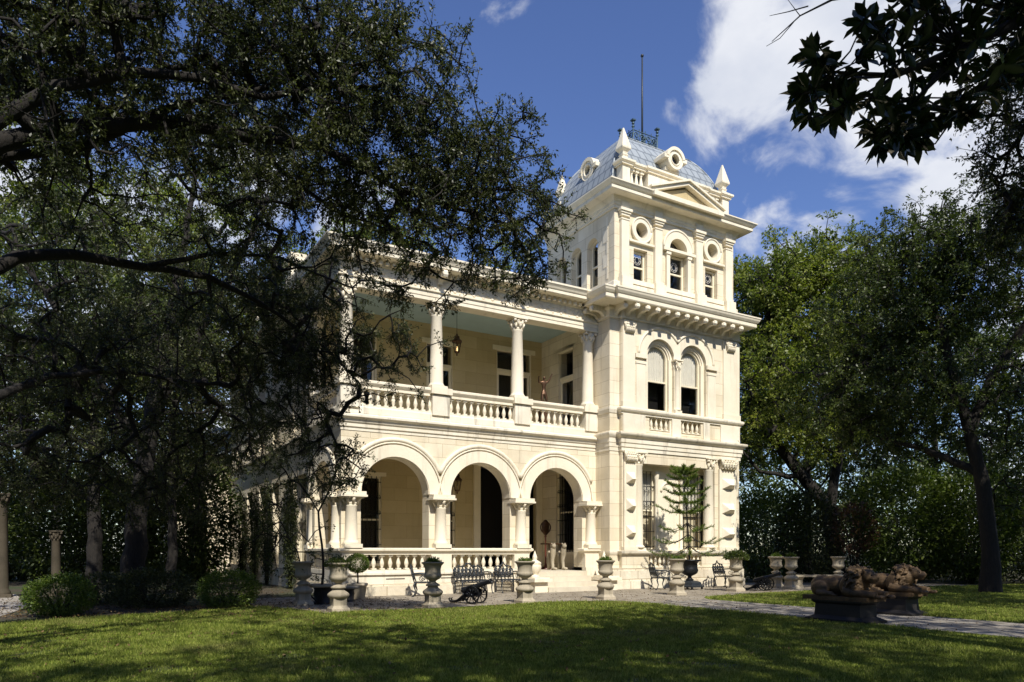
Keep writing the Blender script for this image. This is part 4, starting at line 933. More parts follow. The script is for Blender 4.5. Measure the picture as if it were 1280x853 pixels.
tree('live_oak', 'huge live oak whose dark limbs reach in from the left over the lawn', 'tree', f0, limbs, blobs, OAK, .056, 8, 17, .30, 3, 'live oaks on the lawn', .40, .25)
fT = foot(165, 19.5)
TL = [[(*fT, .34), (fT[0]+.1, fT[1], 2.2, .27), (fT[0]+.5, fT[1]+.2, 5, .22), (fT[0]+1.2, fT[1]+.4, 9, .12), (fT[0]+1.6, fT[1]+.2, 12, .05)], [(fT[0]+.5, fT[1]+.2, 5, .14), (fT[0]+2.2, fT[1]-.3, 8.5, .09), (-11.2, -.6, 11.6, .04)], [(fT[0]+.3, fT[1]+.1, 4, .12), (fT[0]-1.5, fT[1]-.5, 7, .08), (fT[0]-2.8, fT[1]-.6, 9, .04)]]
tree('live_oak', 'live oak with a dark straight trunk left of the house, behind the low bushes', 'tree', fT, TL, [((-11.5, -.5, 11.2), (1.7, 1.7, 1.2), 70), ((-12.6, -2.4, 11.0), (1.6, 1.5, 1.1), 36), ((-16, -.5, 9.0), (2.2, 2.0, 1.5), 70), ((-13.2, .8, 8.5), (1.8, 1.8, 1.4), 80), ((-11.6, 1.5, 9.3), (1.3, 1.6, 1.2), 60), ((-14.5, -.3, 6.6), (2.0, 1.6, .9), 60)], OAK, .085, 8, 13, .45, 3, 'live oaks on the lawn', .42, .25)
# --- background and right-hand trees
def simple_tree(name, label, u, d, h, r, mat, leaf=.16, n=130, seed=1, lean=0, trunk_r=.22, crown_lo=.22, group='trees around the house', twigs=7, per=16, tw=.75, vary=1.0):
    n = int(n*1.7); f = foot(u, d); rng = random.Random(seed); T = [(*f, trunk_r*1.25), (f[0]+lean*.2, f[1], h*.18, trunk_r), (f[0]+lean*.6, f[1]+rng.uniform(-.4, .4), h*.45, trunk_r*.75), (f[0]+lean, f[1]+rng.uniform(-.6, .6), h*.78, trunk_r*.3)]
    limbs = [T]; blobs = []
    for k in range(9):
        a = k*2.4+rng.uniform(-.4, .4); t = rng.uniform(crown_lo, .72); p = (f[0]+lean*t, f[1], h*t); q = r*rng.uniform(.5, .95); z = h*min(.92, t+rng.uniform(.08, .3))
        e = (f[0]+lean*t+q*math.cos(a), f[1]+q*math.sin(a), z); limbs.append([(*p, trunk_r*.4), (p[0]*.55+e[0]*.45, p[1]*.55+e[1]*.45, (p[2]+z)/2+.2, trunk_r*.25), (*e, .03)])
        blobs.append((e, (r*.42, r*.42, h*.13), max(6, n//11)))
    blobs.append(((f[0]+lean, f[1], h*.84), (r*.55, r*.55, h*.15), n//5)); blobs.append(((f[0]+lean*.6, f[1], h*(.5+crown_lo*.3)), (r*.6, r*.6, h*.2), n//8))
    return tree(name, label, 'tree', f, limbs, blobs, mat, leaf, twigs, per, tw, seed, group, .5, .1, .5, 6, .014)
G = 'trees around the house'
simple_tree('broadleaf_tree', 'dim tree at the far left edge, its trunk rising beside the stone columns', -40, 27, 12.5, 4.6, M['mid'], .13, 150, 21)
simple_tree('broadleaf_tree', 'dark tree with a straight trunk standing behind the rounded lit bush', 118, 25, 12, 4.2, M['mid'], .12, 160, 22)
simple_tree('broadleaf_tree', 'tall tree with sunlit yellow-green leaves left of the chimneys', 250, 37, 22, 5.4, M['sunny'], .17, 260, 23)
simple_tree('broadleaf_tree', 'tree behind the left trees, seen through gaps in their leaves', 70, 42, 23, 6.5, M['sunny'], .19, 240, 24)
simple_tree('broadleaf_tree', 'slim dark tree in front of the service wing', 215, 26, 10, 3.0, OAK, .10, 120, 25, 0, .16)
simple_tree('broadleaf_tree', 'tree whose pale green top shows just above the porch roof left of centre', 452, 52, 26, 5.0, M['sunny'], .2, 150, 26)
simple_tree('broadleaf_tree', 'tree whose green top shows above the porch roof beside the tower', 632, 50, 22, 4.2, M['sunny'], .2, 150, 27)
# right: the bright tree with the leaning trunk beside the tower
f2 = foot(1047, 33.5)
L2 = [[(*f2, .42)] + LP_((1042, 690, 33.5, .33), (1037, 637, 33.5, .30), (1003, 596, 33.5, .26), (950, 528, 33.5, .2), (935, 470, 33.8, .15), (960, 390, 34.0, .08), (985, 330, 34.0, .04)),
      LP_((1037, 637, 33.5, .24), (1050, 560, 33.5, .2), (1060, 480, 33.5, .15), (1050, 400, 33.6, .1), (1020, 330, 33.8, .05)),
      LP_((1050, 560, 33.5, .14), (1100, 480, 33.0, .1), (1110, 400, 33.0, .06), (1100, 330, 33.0, .03)), LP_((1003, 596, 33.5, .14), (950, 590, 33.0, .08), (925, 560, 33.0, .04))]
B2 = [BP(938, 365, 35, 36, 45, 1.4, 80), BP(935, 440, 35, 36, 50, 1.4, 80), BP(938, 515, 35, 36, 45, 1.4, 60), BP(975, 355, 34.0, 58, 50, 1.6, 150), BP(1025, 330, 34.0, 55, 38, 1.5, 110), BP(1065, 365, 33.5, 55, 45, 1.5, 120), BP(970, 430, 34.6, 50, 60, 1.5, 140), BP(1010, 430, 33.5, 60, 60, 1.6, 150), BP(1085, 440, 33.0, 60, 55, 1.5, 120), BP(972, 490, 29, 45, 50, 1.4, 80), BP(990, 540, 34.5, 60, 40, 1.4, 60), BP(965, 520, 33.5, 45, 50, 1.3, 45), BP(1030, 530, 33.0, 60, 50, 1.5, 55), BP(1110, 340, 33.5, 40, 35, 1.2, 36)]
tree('leaning_tree', 'bright green tree with a leaning trunk right beside the tower', 'tree', f2, L2, B2, M['sunny'], .14, 7, 12, .55, 31, G, .5, .1, .5, 7, .012)
# right: dark spreading live oak
f3 = foot(1238, 23.4)
L3 = [[(*f3, .34)] + LP_((1238, 690, 23.4, .25), (1229, 610, 23.4, .22), (1212, 540, 23.4, .18), (1198, 490, 23.4, .16), (1180, 420, 23.5, .12), (1150, 350, 23.8, .07), (1140, 290, 24.0, .03)),
      LP_((1212, 540, 23.4, .17), (1240, 470, 23.2, .14), (1275, 415, 22.8, .11), (1330, 340, 22.6, .07)), LP_((1205, 510, 23.4, .15), (1150, 470, 23.8, .11), (1080, 455, 24.2, .07), (1020, 470, 24.7, .04)),
      LP_((1180, 420, 23.5, .09), (1215, 350, 23.3, .06), (1240, 280, 23.2, .03)), LP_((1225, 590, 23.4, .14), (1150, 560, 24.0, .09), (1090, 545, 24.6, .05))]
B3 = [BP(1140, 330, 24.0, 62, 55, 1.6, 190), BP(1200, 300, 23.5, 60, 60, 1.5, 150), BP(1108, 405, 24.4, 62, 55, 1.6, 190), BP(1180, 390, 23.8, 70, 50, 1.4, 130), BP(1075, 480, 24.7, 50, 50, 1.4, 110), BP(1120, 490, 24.2, 70, 50, 1.4, 140), BP(1285, 580, 23.4, 30, 60, 1.2, 40), BP(1260, 330, 22.8, 60, 80, 1.4, 90), BP(1090, 545, 24.6, 60, 28, 1.2, 40), BP(1280, 480, 22.8, 50, 60, 1.3, 50), BP(1180, 540, 24.0, 50, 40, 1.2, 30), BP(1290, 250, 22.8, 50, 50, 1.2, 50), BP(1040, 530, 25.0, 30, 26, 1, 14)]
tree('live_oak', 'dark spreading live oak on the right, behind the pair of lions', 'tree', f3, L3, B3, M['mid'], .10, 7, 13, .42, 32, 'live oaks on the lawn', .45, .2)
simple_tree('broadleaf_tree', 'tall tree at the right edge behind the dark live oak', 1340, 34, 19, 6, M['mid'], .16, 170, 33)
simple_tree('broadleaf_tree', 'tree filling the gap behind the leaning trunk', 1010, 46, 15, 6, M['mid'], .19, 150, 34)
simple_tree('broadleaf_tree', 'tree standing far behind the right-hand bushes', 1170, 44, 16, 6, M['mid'], .19, 150, 35)
# bushes
def bush(name, label, c, r, mat, n, leaf, seed, group=None, cat='bush', stems=True, hollow=.55, parent=None, six=False):
    rng = np.random.default_rng(seed); lump = rng.normal(0, 1, (14, 3)); lump = unit(lump)
    u = unit(rng.normal(0, 1, (n, 3))); k = 1 + .16*np.max(np.clip(u@lump.T, 0, 1)**6, 1)[:, None] - .10 + .05*rng.normal(0, 1, (n, 1))
    rad = rng.uniform(hollow, 1, (n, 1))**.6*k; P = u*rad*np.array(r)[None]
    P = P[(P[:, 2] + c[2]) > .03]
    V, F = leaves(P, unit(unit(P)+rng.normal(0, .5, P.shape)), leaf, rng, .5, .6, six=six)
    root = thing(name, label, cat, (c[0], c[1], 0), 0, group) if parent is None else parent
    V = V + np.array([0, 0, c[2]]); np_obj('foliage', V, F, mat, root)
    if stems:
        b = MB()
        for k in range(7):
            a = k*.9+seed; b.tube([(.05*math.cos(a), .05*math.sin(a), 0), (r[0]*.35*math.cos(a), r[1]*.35*math.sin(a), c[2]), (r[0]*.7*math.cos(a), r[1]*.7*math.sin(a), c[2]+r[2]*.5)], [.022, .015, .006], 5)
        obj('stem', b, M['bark'], root)
    return root
BG = 'bushes around the lawn'
bush('round_bush', 'bright rounded clipped bush by the paved path on the left', (*foot(75, 15.2)[:2], .42), (.66, .66, .46), M['box'], 9000, .05, 1, BG)
bush('round_bush', 'clipped dark bush at the corner of the house, right of the darkest bush', (*foot(286, 17.6)[:2], .40), (.75, .7, .50), M['box'], 9000, .05, 2, BG)
bush('round_bush', 'darkest low bush between the two clipped bushes on the left', (*foot(190, 17.5)[:2], .42), (1.0, .8, .5), OAK, 9000, .055, 3, BG)
bush('round_bush', 'small low dark bush behind the lit rounded bush', (*foot(130, 18.5)[:2], .35), (.8, .7, .45), OAK, 6000, .055, 4, BG)
bush('tall_bush', 'big pale green bush behind the right-hand lion', (*foot(1135, 31)[:2], 2.6), (2.6, 2.2, 2.6), M['green'], 14000, .16, 5, BG)
bush('tall_bush', 'pale green bush at the right, half behind the dark oak trunk', (*foot(1215, 30)[:2], 2.4), (2.2, 2.0, 2.4), M['green'], 12000, .15, 6, BG)
bush('tall_bush', 'copper-leaved bush beside the leaning trunk', (*foot(1068, 30)[:2], 2.3), (1.0, .9, 1.1), M['copper'], 1300, .14, 7, BG)
bush('tall_bush', 'leafy green bush just right of the tower', (*foot(962, 32)[:2], 2.0), (2.0, 1.8, 2.2), M['green'], 9000, .14, 8, BG)
bush('tall_bush', 'dark green bush left of the leaning trunk', (*foot(1012, 31)[:2], 1.9), (1.5, 1.4, 2.0), OAK, 7000, .13, 9, BG)
for i, (u, d, w_, z) in enumerate([(-60, 32, 3.4, 2.4), (30, 34, 3.6, 2.6), (110, 31, 3, 2.2), (180, 33, 3, 2.6), (232, 32, 2.2, 2.8)]):
    bush('hedge_bush', ['shaded bush at the far left behind the stone columns', 'shaded bush seen between the two stone columns', 'shaded bush behind the straight dark trunk on the left', 'shaded bush behind the darkest low bush', 'shaded bush beside the service wing'][i], (*foot(u, d)[:2], z), (w_, 1.8, z+.6), M['mid'], 14000, .17, 20+i, BG)
for i, (u, d, w_, z) in enumerate([(1060, 37, 3.4, 1.8), (1150, 36, 3.4, 1.6), (1240, 33, 3.2, 1.9), (1310, 30, 3.2, 2.2), (960, 40, 3.2, 1.9)]):
    bush('hedge_bush', ['dark hedge bush low behind the stone bench', 'dark hedge bush low between the lions and the pale bush', 'dark hedge bush low behind the dark oak trunk', 'dark hedge bush at the right edge of the lawn', 'dark hedge bush low behind the dark urns'][i], (*foot(u, d)[:2], z), (w_, 1.8, z+.2), OAK, 8000, .15, 30+i, BG)
# far woodland closing the view; unseen nearer ring added to cut sky fill
def woodland():
    rng = np.random.default_rng(5); Ps = []
    for a in np.arange(-PI, PI, .03):
        vis = -1.1 < a < 1.1; d = (70 if vis else 38)+rng.uniform(-6, 8); th = YAW + a; h = (rng.uniform(10, 15) if a > -.1 else rng.uniform(13, 19)) if vis else rng.uniform(14, 20); n = (2400 if a > -.1 else 2600) if vis else 500
        c = np.array([CAM[0]+d*math.sin(th), CAM[1]+d*math.cos(th), h*.45]); u = unit(rng.normal(0, 1, (n, 3)))*rng.uniform(.3, 1, (n, 1))**.5
        Ps.append(c+u*np.array([2.6, 2.6, h*.6]))
    P = np.concatenate(Ps); P = P[P[:, 2] > 0]; far = np.hypot(P[:, 0]-CAM[0], P[:, 1]-CAM[1]) > 55; V, F = leaves(P, unit(rng.normal(0, 1, P.shape)), np.where(far, .34, .8)[:, None], rng, .6)
    o = np_obj('woodland', V, F, M['mid']); tag(o, 'far belt of trees closing the view behind the garden, with an unseen ring added to block sky light', 'woodland', kind='stuff')
woodland()
for i, (y, hh_) in enumerate([(6.2, 2.15), (9.95, 2.2), (12.45, 2.2), (15.2, 2.2)]):
    bush('climbing_plant', ['dark climbing plant on the side wall, the one nearest the porch', 'dark climbing plant on the side wall, second from the porch', 'dark climbing plant on the side wall, third from the porch', 'dark climbing plant on the side wall, furthest from the porch'][i], (-9.45, y, hh_*.95), (.26, .55+.05*i, hh_), OAK, 5200, .075, 60+i, 'climbing plants on the side wall', 'climbing plant', hollow=.2)
# slender vine-like tree at the corner of the house
f5 = foot(402, 18.1)
tree('slender_tree', 'slender twiggy young tree in front of the left side wall', 'tree', f5, [[(*f5, .035)] + LP_((404, 700, 18.1, .03), (398, 640, 18.1, .025), (420, 590, 18, .02), (440, 550, 18, .012)), LP_((398, 640, 18.1, .02), (372, 600, 18.2, .014), (350, 560, 18.3, .008)), [(f5[0]-.25, f5[1]+.1, 0, .02)] + LP_((372, 690, 18.3, .016), (345, 640, 18.4, .012), (330, 590, 18.4, .006))],
     [BP(420, 580, 18, 40, 45, .6, 22), BP(360, 600, 18.3, 40, 60, .6, 22), BP(380, 680, 18.2, 40, 50, .5, 18), BP(340, 650, 18.4, 30, 60, .5, 14)], M['mid'], .06, 5, 8, .3, 41, None, .5)
# --- magnolia by the camera: its glossy sprays reach into the top right corner
fm = (-5.6, -18.6, 0)
RM = np.random.default_rng(77)
Lm = [[(*fm, .3), (-5.7, -18.5, 2.5, .24), (-5.9, -18.3, 5, .2), (-6.2, -18, 7.5, .1), (-6.4, -18, 9.5, .04)],
      [(-5.9, -18.3, 5, .12)] + LP_((1390, -30, 6.9, .07), (1290, 20, 6.6, .05), (1200, 60, 6.4, .035), (1120, 95, 6.2, .022), (1040, 90, 6.1, .010)),
      LP_((1200, 60, 6.4, .03), (1150, 120, 6.3, .018), (1108, 165, 6.2, .008)), LP_((1290, 20, 6.6, .03), (1230, 110, 6.5, .016), (1190, 150, 6.4, .008)), LP_((1120, 95, 6.2, .015), (1060, 130, 6.1, .01), (1010, 150, 6.0, .006)),
      LP_((1290, 20, 6.6, .03), (1180, -10, 6.5, .02), (1100, -10, 6.4, .014), (1040, 0, 6.3, .010), (1000, 20, 6.2, .006), (965, 52, 6.15, .003)), LP_((1010, 8, 6.25, .006), (985, 15, 6.2, .004), (962, 20, 6.2, .002)), LP_((992, 28, 6.2, .004), (975, 48, 6.15, .003), (958, 58, 6.1, .002)), LP_((1000, 20, 6.2, .004), (985, 0, 6.15, .002), (972, -8, 6.1, .002))]
def in_poly(x, y, poly):
    c = False
    for (x0, y0), (x1, y1) in zip(poly, poly[1:]+poly[:1]):
        if (y0 > y) != (y1 > y) and x < (x1-x0)*(y-y0)/(y1-y0)+x0: c = not c
    return c
poly = [(992, 160), (1000, 70), (1030, 50), (1070, 80), (1075, 20), (1120, -60), (1330, -60), (1330, 80), (1250, 120), (1225, 140), (1195, 150), (1165, 150), (1150, 185), (1092, 205), (1085, 165), (1050, 150)]
tips = [(1015, 72), (1003, 112), (1010, 150), (1040, 100), (1100, 185), (1145, 175), (1130, 140), (1185, 140), (1215, 120), (1060, 125)]
while len(tips) < 165:
    q = (RM.uniform(985, 1330), RM.uniform(-60, 205))
    if in_poly(*q, poly): tips.append(q)
root = thing('magnolia', 'dark magnolia whose glossy leaf sprays hang into the top right corner', 'tree', fm)
Pb = []; Db = []; lb_ = MB()
limbpts = [Vector(p[:3]) for l in Lm[1:5] for p in l]
for l in Lm: lb_.tube([(p[0]-fm[0], p[1]-fm[1], p[2]) for p in l], [p[3] for p in l], 7)
for (u, v) in tips:
    c = at(u, v, RM.uniform(5.9, 6.9)); j = min(limbpts, key=lambda p: (p-c).length); mid = (c+j)/2 + Vector(RM.normal(0, .04, 3)) + Vector((0, 0, -.04))
    lb_.tube([tuple(j-Vector(fm)), tuple(mid-Vector(fm)), tuple(c-Vector(fm))], [.010, .007, .005], 5); ax = (c-j).normalized() if (c-j).length > .02 else Vector((-1, 0, 0))
    for k in range(RM.integers(8, 14)):
        dv = (ax*.55 + Vector(RM.normal(0, .62, 3)) + Vector((0, 0, -.18))).normalized(); Pb.append(c - ax*RM.uniform(0, .09)); Db.append(dv)
# upper crown, unseen above the frame, shaped to shade the lions
for k in range(900):
    u_ = Vector(RM.normal(0, 1, 3)).normalized()*RM.uniform(.2, 1)**.5; c = Vector((-4.4+u_.x*4.2, -18.6+u_.y*3.8, 8.8+u_.z*3.0))
    for k2 in range(8): Pb.append(c); Db.append(Vector(RM.normal(0, .7, 3))+u_*.5)
Vm, Fm = leaves(np.array(Pb), unit(np.array(Db)), .16, RM, .46, .9, .25, six=True)
obj('trunk', lb_, M['bark'], root); np_obj('crown', Vm-np.array(fm), Fm, M['mag'], root)
# small-leaved branch hanging at the right edge, from an oak beside the camera
f6 = (-7.4, -22.5, 0)
tree('live_oak', 'live oak beside the camera, only its small-leaved sprays hang at the right edge', 'tree', f6, [[(*f6, .3), (f6[0], f6[1], 3, .24)] + [(*at(1560, 60, 8), .14)] + LP_((1400, 70, 8.6, .08), (1310, 120, 9, .04), (1262, 190, 9.2, .02), (1240, 250, 9.3, .01))],
     [BP(1272, 130, 9, 36, 60, .5, 34), BP(1275, 225, 9.2, 38, 60, .5, 40), BP(1262, 285, 9.2, 26, 28, .4, 12), BP(1300, 60, 9, 50, 60, .5, 30), BP(1310, 180, 9, 50, 90, .6, 40)], OAK, .055, 7, 12, .3, 44, 'live oaks on the lawn', .42, .3)
simple_tree('added_shade_tree', 'unseen tall tree added far beyond the right edge to keep the right-hand garden in shade', 1834, 16.5, 18.5, 6.5, M['mid'], .18, 150, 51, 0, .3, .45)  # added out of view to shade the trees and bushes on the right
simple_tree('added_shade_tree', 'smaller unseen tree added off to the right to shade the right lawn and the lions', 1790, 12.4, 14, 4.0, M['mid'], .15, 150, 52, 0, .2, .5)  # second unseen tree, put here only for its shade
# neighbouring live oak on the street side; it shades the front lawn
f7 = (-11.8, -25.5, 0)
L7 = [[(*f7, .45), (-11.8, -25.3, 3, .36), (-11.5, -24, 6.5, .26), (-11, -22, 9.5, .1)], [(-11.5, -24, 6.5, .2), (-13.5, -20, 9, .12), (-14.5, -17, 9.8, .05)], [(-11.5, -24, 6.5, .2), (-9, -20, 9.5, .12), (-7.5, -17.5, 10.2, .05)], [(-11.5, -24, 6.5, .2), (-17, -22, 9, .12), (-20, -20, 9.8, .05)]]
B7 = [((-14.5, -17.8, 9.6), (2.2, 1.6, .8), 70), ((-8.2, -18.5, 10), (2.8, 2.0, 1.0), 130), ((-11.5, -20.5, 10.2), (3, 2, 1), 150), ((-14, -22, 11), (3, 2.4, 1.2), 130), ((-19, -19.5, 9.8), (2.5, 2, .9), 70), ((-5.8, -20.5, 10.4), (2.6, 2.2, 1), 120), ((-9.5, -22.5, 10.8), (3, 2, 1), 120), ((-16, -23, 10), (3, 2.4, 1), 110), ((-18.5, -24.5, 10.5), (3, 2.4, 1), 90), ((-12.5, -24, 11.4), (3, 2, 1), 110), ((-17.5, -22.5, 11.6), (2.2, 1.4, .9), 60), ((-14.5, -24.2, 11.6), (2.6, 1.7, 1), 150), ((-11.5, -26.2, 11.4), (2.6, 1.7, 1), 150), ((-9, -27, 11), (2.4, 1.6, 1), 110), ((-11, -22.5, 11.2), (3, 2, 1), 150), ((-7, -24, 11), (3, 2, 1), 110)]
tree('live_oak', 'neighbouring live oak behind the viewpoint that shades the front lawn', 'tree', f7, L7, B7, OAK, .085, 7, 12, .45, 45, 'live oaks on the lawn', .45, .2)

# ------------------------------------------------------------------ garden urns
def lathe_obj(name, prof, mat, parent, n=24, square=None, loc=None):
    b = MB()
    if square: b.sq(square)
    b.lathe(prof, n=n); return obj(name, b, M[mat] if isinstance(mat, str) else mat, parent, loc)
VASE = [(.10, .50), (.16, .51), (.17, .54), (.12, .57), (.075, .60), (.07, .62), (.10, .645), (.165, .68), (.205, .73), (.21, .77), (.195, .79), (.19, .81), (.185, .90), (.205, .98), (.245, 1.03), (.265, 1.04), (.265, 1.065), (.235, 1.075), (.20, 1.05), (.19, .98)]
PED = [(.20, 0), (.20, .07), (.185, .085), (.16, .12), (.148, .14), (.148, .29), (.165, .31)]
TORUS = [(.20, .305), (.225, .325), (.24, .355), (.235, .39), (.20, .42), (.15, .455), (.125, .48), (.12, .505)]
urn0 = thing('urn', 'placeholder', 'urn')
b = MB(); b.sq(PED); b.lathe(TORUS, n=28); obj('pedestal', b, M['old'], urn0)
b = MB(); b.lathe(VASE, n=28, cap=False); b.lathe([(.0, 1.0), (.195, 1.0)], n=20, cap=False); obj('bowl', b, M['old'], urn0)
URNS = [(379, 17.9, 'stone urn furthest left, empty, beside the round stone table', 0, 1), (423, 16.1, 'stone urn with a leafy plant, in front of the round stone table', .32, 1), (541, 17.2, 'stone urn on the lawn edge just left of the nearer cannon', .26, 1),
        (656, 18.7, 'stone urn on the lawn edge left of the front steps', .22, 1), (757, 20.2, 'stone urn on the lawn edge right of the front steps', .26, 1), (846, 22.1, 'stone urn in front of the young pine in its black urn', .24, 1.02),
        (920, 24.2, 'stone urn with a bushy plant at the right corner of the tower', .5, 1.05), (970, 26.6, 'stone urn in shade, left one of the close pair behind the far cannon', .3, 1.05), (989, 25.6, 'stone urn in shade, right one of the close pair behind the far cannon', .3, 1.05), (1048, 26.6, 'stone urn in shade at the foot of the leaning tree', 0, 1.05)]
rngu = np.random.default_rng(9)
PLN = ['sprawling green plant in the urn before the round table', 'low grey-green plant in the urn left of the nearer cannon', 'pale trailing plant in the urn left of the steps', 'small tufted plant in the urn right of the steps', 'small plant in the urn before the young pine', 'bushy plant spilling from the urn at the tower corner', 'dark plant in the left urn of the close pair', 'dark plant in the right urn of the close pair']
pk = 0
for i, (u, d, lab, pl, sc_) in enumerate(URNS):
    f = foot(u, d); z0 = .02
    if i == 0: urn0.location = (f[0], f[1], z0); urn0['label'] = lab; urn0['group'] = 'urns along the terrace'; o = urn0; o.rotation_euler.z = .03
    else: o = dup(urn0, (f[0], f[1], z0), random.uniform(-.06, .06), lab, 'urns along the terrace', sc_)
    if pl:
        n = int(900*pl/.25); u3 = unit(rngu.normal(0, 1, (n, 3))); r = .17+.12*(pl > .3)+.1*(pl > .45); P = u3*rngu.uniform(.2, 1, (n, 1))**.5*np.array([r, r, pl*.55]); P[:, 2] = np.abs(P[:, 2])*1.1; P += rngu.normal(0, .02, P.shape)
        V, F = leaves(P, unit(u3+np.array([[0, 0, .5]])), .055 if pl < .45 else .07, rngu, .45, .5)
        mt = M['mid'] if pl > .3 else M['box']
        t = thing('urn_plant', PLN[pk], 'plant', (f[0], f[1], z0+1.0*sc_), 0, 'plants in the terrace urns'); pk += 1
        np_obj('foliage', V, F, mt, t); b = MB()
        for k in range(5): b.tube([(0, 0, 0), (.08*math.cos(k*1.3), .08*math.sin(k*1.3), pl*.5)], [.008, .004], 4)
        obj('stem', b, M['bark'], t)
# finial jars on the step blocks
fin = [(.14, 0), (.15, .03), (.11, .06), (.09, .09), (.13, .13), (.2, .24), (.215, .34), (.215, .37), (.195, .39), (.2, .43), (.215, .45), (.20, .48), (.12, .53), (.09, .55), (.06, .58), (.085, .62), (.07, .68), (.02, .82), (.008, .86)]
j0 = thing('stone_finial', 'pale lidded stone finial on the left step block', 'finial', (-3.16, -.12, .50), 0, 'finials beside the front steps')
b = MB(); b.lathe(fin[:12], n=24); obj('jar', b, M['trim'], j0); b = MB(); b.lathe(fin[11:], n=24); obj('lid', b, M['trim'], j0)
dup(j0, (-.34, -.12, .50), .4, 'pale lidded stone finial on the right step block')
# ------------------------------------------------------------------ cast iron seats
def spiral(cx, cz, r, turns, a0=0, s=1, n=16): return [(cx + r*(1-.75*i/n)*math.cos(a0+s*turns*2*PI*i/n), cz + r*(1-.75*i/n)*math.sin(a0+s*turns*2*PI*i/n)) for i in range(n+1)]
def make_seat(name, label, cat, W, mat, loc, rz, group, arched=True):
    t = thing(name, label, cat, loc, rz, group); h = W/2; mt = M[mat]
    s = MB(); n = int(W/.05)
    s.box(-h, h, -.46, -.43, .40, .43); s.box(-h, h, -.02, .01, .40, .43); s.box(-h, -h+.03, -.43, -.02, .40, .43); s.box(h-.03, h, -.43, -.02, .40, .43)
    for i in range(n): x = -h+.04+(W-.08)*(i+.5)/n; s.box(x-.012, x+.012, -.43, -.02, .405, .422)
    for y in (-.33, -.22, -.11): s.box(-h+.03, h-.03, y-.01, y+.01, .408, .425)
    for i in range(max(3, int(W/.12))): xx = -h+W*(i+.5)/max(3, int(W/.12)); s.arc_tube(xx, .40, .055, -.445, .011, PI, 2*PI, 8, 'y', 4)
    obj('seat', s, mt, t)
    b = MB(); top = lambda x: .84 + (.06*math.cos(x/h*PI*1.0) + .035*math.cos(x/h*PI*3) if arched else .03*math.cos(x*25))
    ty = lambda z: .02+(z-.42)*.22
    b.tube([(x, ty(top(x)), top(x)) for x in np.linspace(-h, h, 25)], .02, 6)
    for x in (-h, h): b.tube([(x, .0, .42), (x, ty(.65), .65), (x, ty(top(x)), top(x))], .018, 6)
    b.tube([(-h, ty(.5), .5), (h, ty(.5), .5)], .013, 5)
    k = max(3, int(W/.13))
    for i in range(k):
        xc = -h + W*(i+.5)/k; r = W/k*.5
        for (zc, sg) in ((.585, 1), (.73, -1)): b.tube([(x, ty(z), z) for x, z in spiral(xc, zc, r*.95, 1.6, PI/2*sg, sg)], .016, 4)
        b.tube([(xc-r, ty(.5), .5), (xc, ty(.66), .66), (xc-r*.2, ty(.82), .82)], .013, 4); b.tube([(xc+r, ty(.5), .5), (xc, ty(.66), .66), (xc+r*.2, ty(.82), .82)], .013, 4); b.ball((xc, ty(.66), .66), (.028, .018, .028), 6, 5)
        xt = xc; b.ball((xt, ty(top(xt))+.0, top(xt)+.02), (.045, .02, .035), 7, 5)
    obj('backrest', b, mt, t)
    for sx in (-1, 1):
        a = MB(); x = sx*h
        a.tube([(x, ty(.66), .66), (x, -.15, .675), (x, -.33, .66), (x, -.43, .60), (x, -.42, .53), (x, -.36, .53), (x, -.37, .58)], [.02, .022, .02, .018, .016, .014, .01], 6)
        a.tube([(x, -.2+p, q) for p, q in spiral(0, .54, .10, 1.5, PI/2)], .011, 5); a.tube([(x, -.40, .43), (x, -.36, .5), (x, -.40, .58)], .012, 5); obj('armrest', a, mt, t)
        for y, q in ((-.42, -1), (-.02, 1)):
            l = MB(); l.tube([(x*.97, y, .42), (x*.97, y+q*.035, .33), (x*.97, y-q*.01, .18), (x*.97, y+q*.03, .05), (x*.97, y+q*.07, .012)], [.03, .028, .017, .016, .024], 6); l.ball((x*.97, y+q*.075, .02), (.03, .03, .02), 6, 4)
            l.tube([(x*.97+sx*-.0-(sx*.02), y, .40), (x*.97-sx*.10, y, .33), (x*.97-sx*.06, y, .28)], [.012, .01, .008], 4); obj('leg', l, mt, t)
    return t
SG = 'cast iron seats on the terrace'
p = at(519, HOR, 21.4); make_seat('garden_chair', 'grey cast iron garden chair turned sideways behind the urn left of the cannon', 'chair', .56, 'irongrey', (p.x, p.y, .02), R(62), SG)
make_seat('garden_bench', 'grey lacy cast iron bench against the porch base, behind the nearer cannon', 'bench', 1.12, 'irongrey', (-5.32, .28, .02), R(4), SG)
make_seat('garden_chair', 'grey cast iron armchair against the porch base beside the front steps', 'chair', .66, 'irongrey', (-4.06, .28, .02), R(-3), SG)
p = at(818, HOR, 25.2); make_seat('garden_chair', 'grey cast iron chair turned sideways in front of the tower plinth', 'chair', .58, 'irongrey', (p.x, p.y, .02), R(70), SG)
p = at(900, HOR, 26.9); make_seat('garden_chair', 'black cast iron armchair in shade before the right corner of the tower', 'chair', .74, 'iron', (p.x, p.y, .02), R(12), SG)
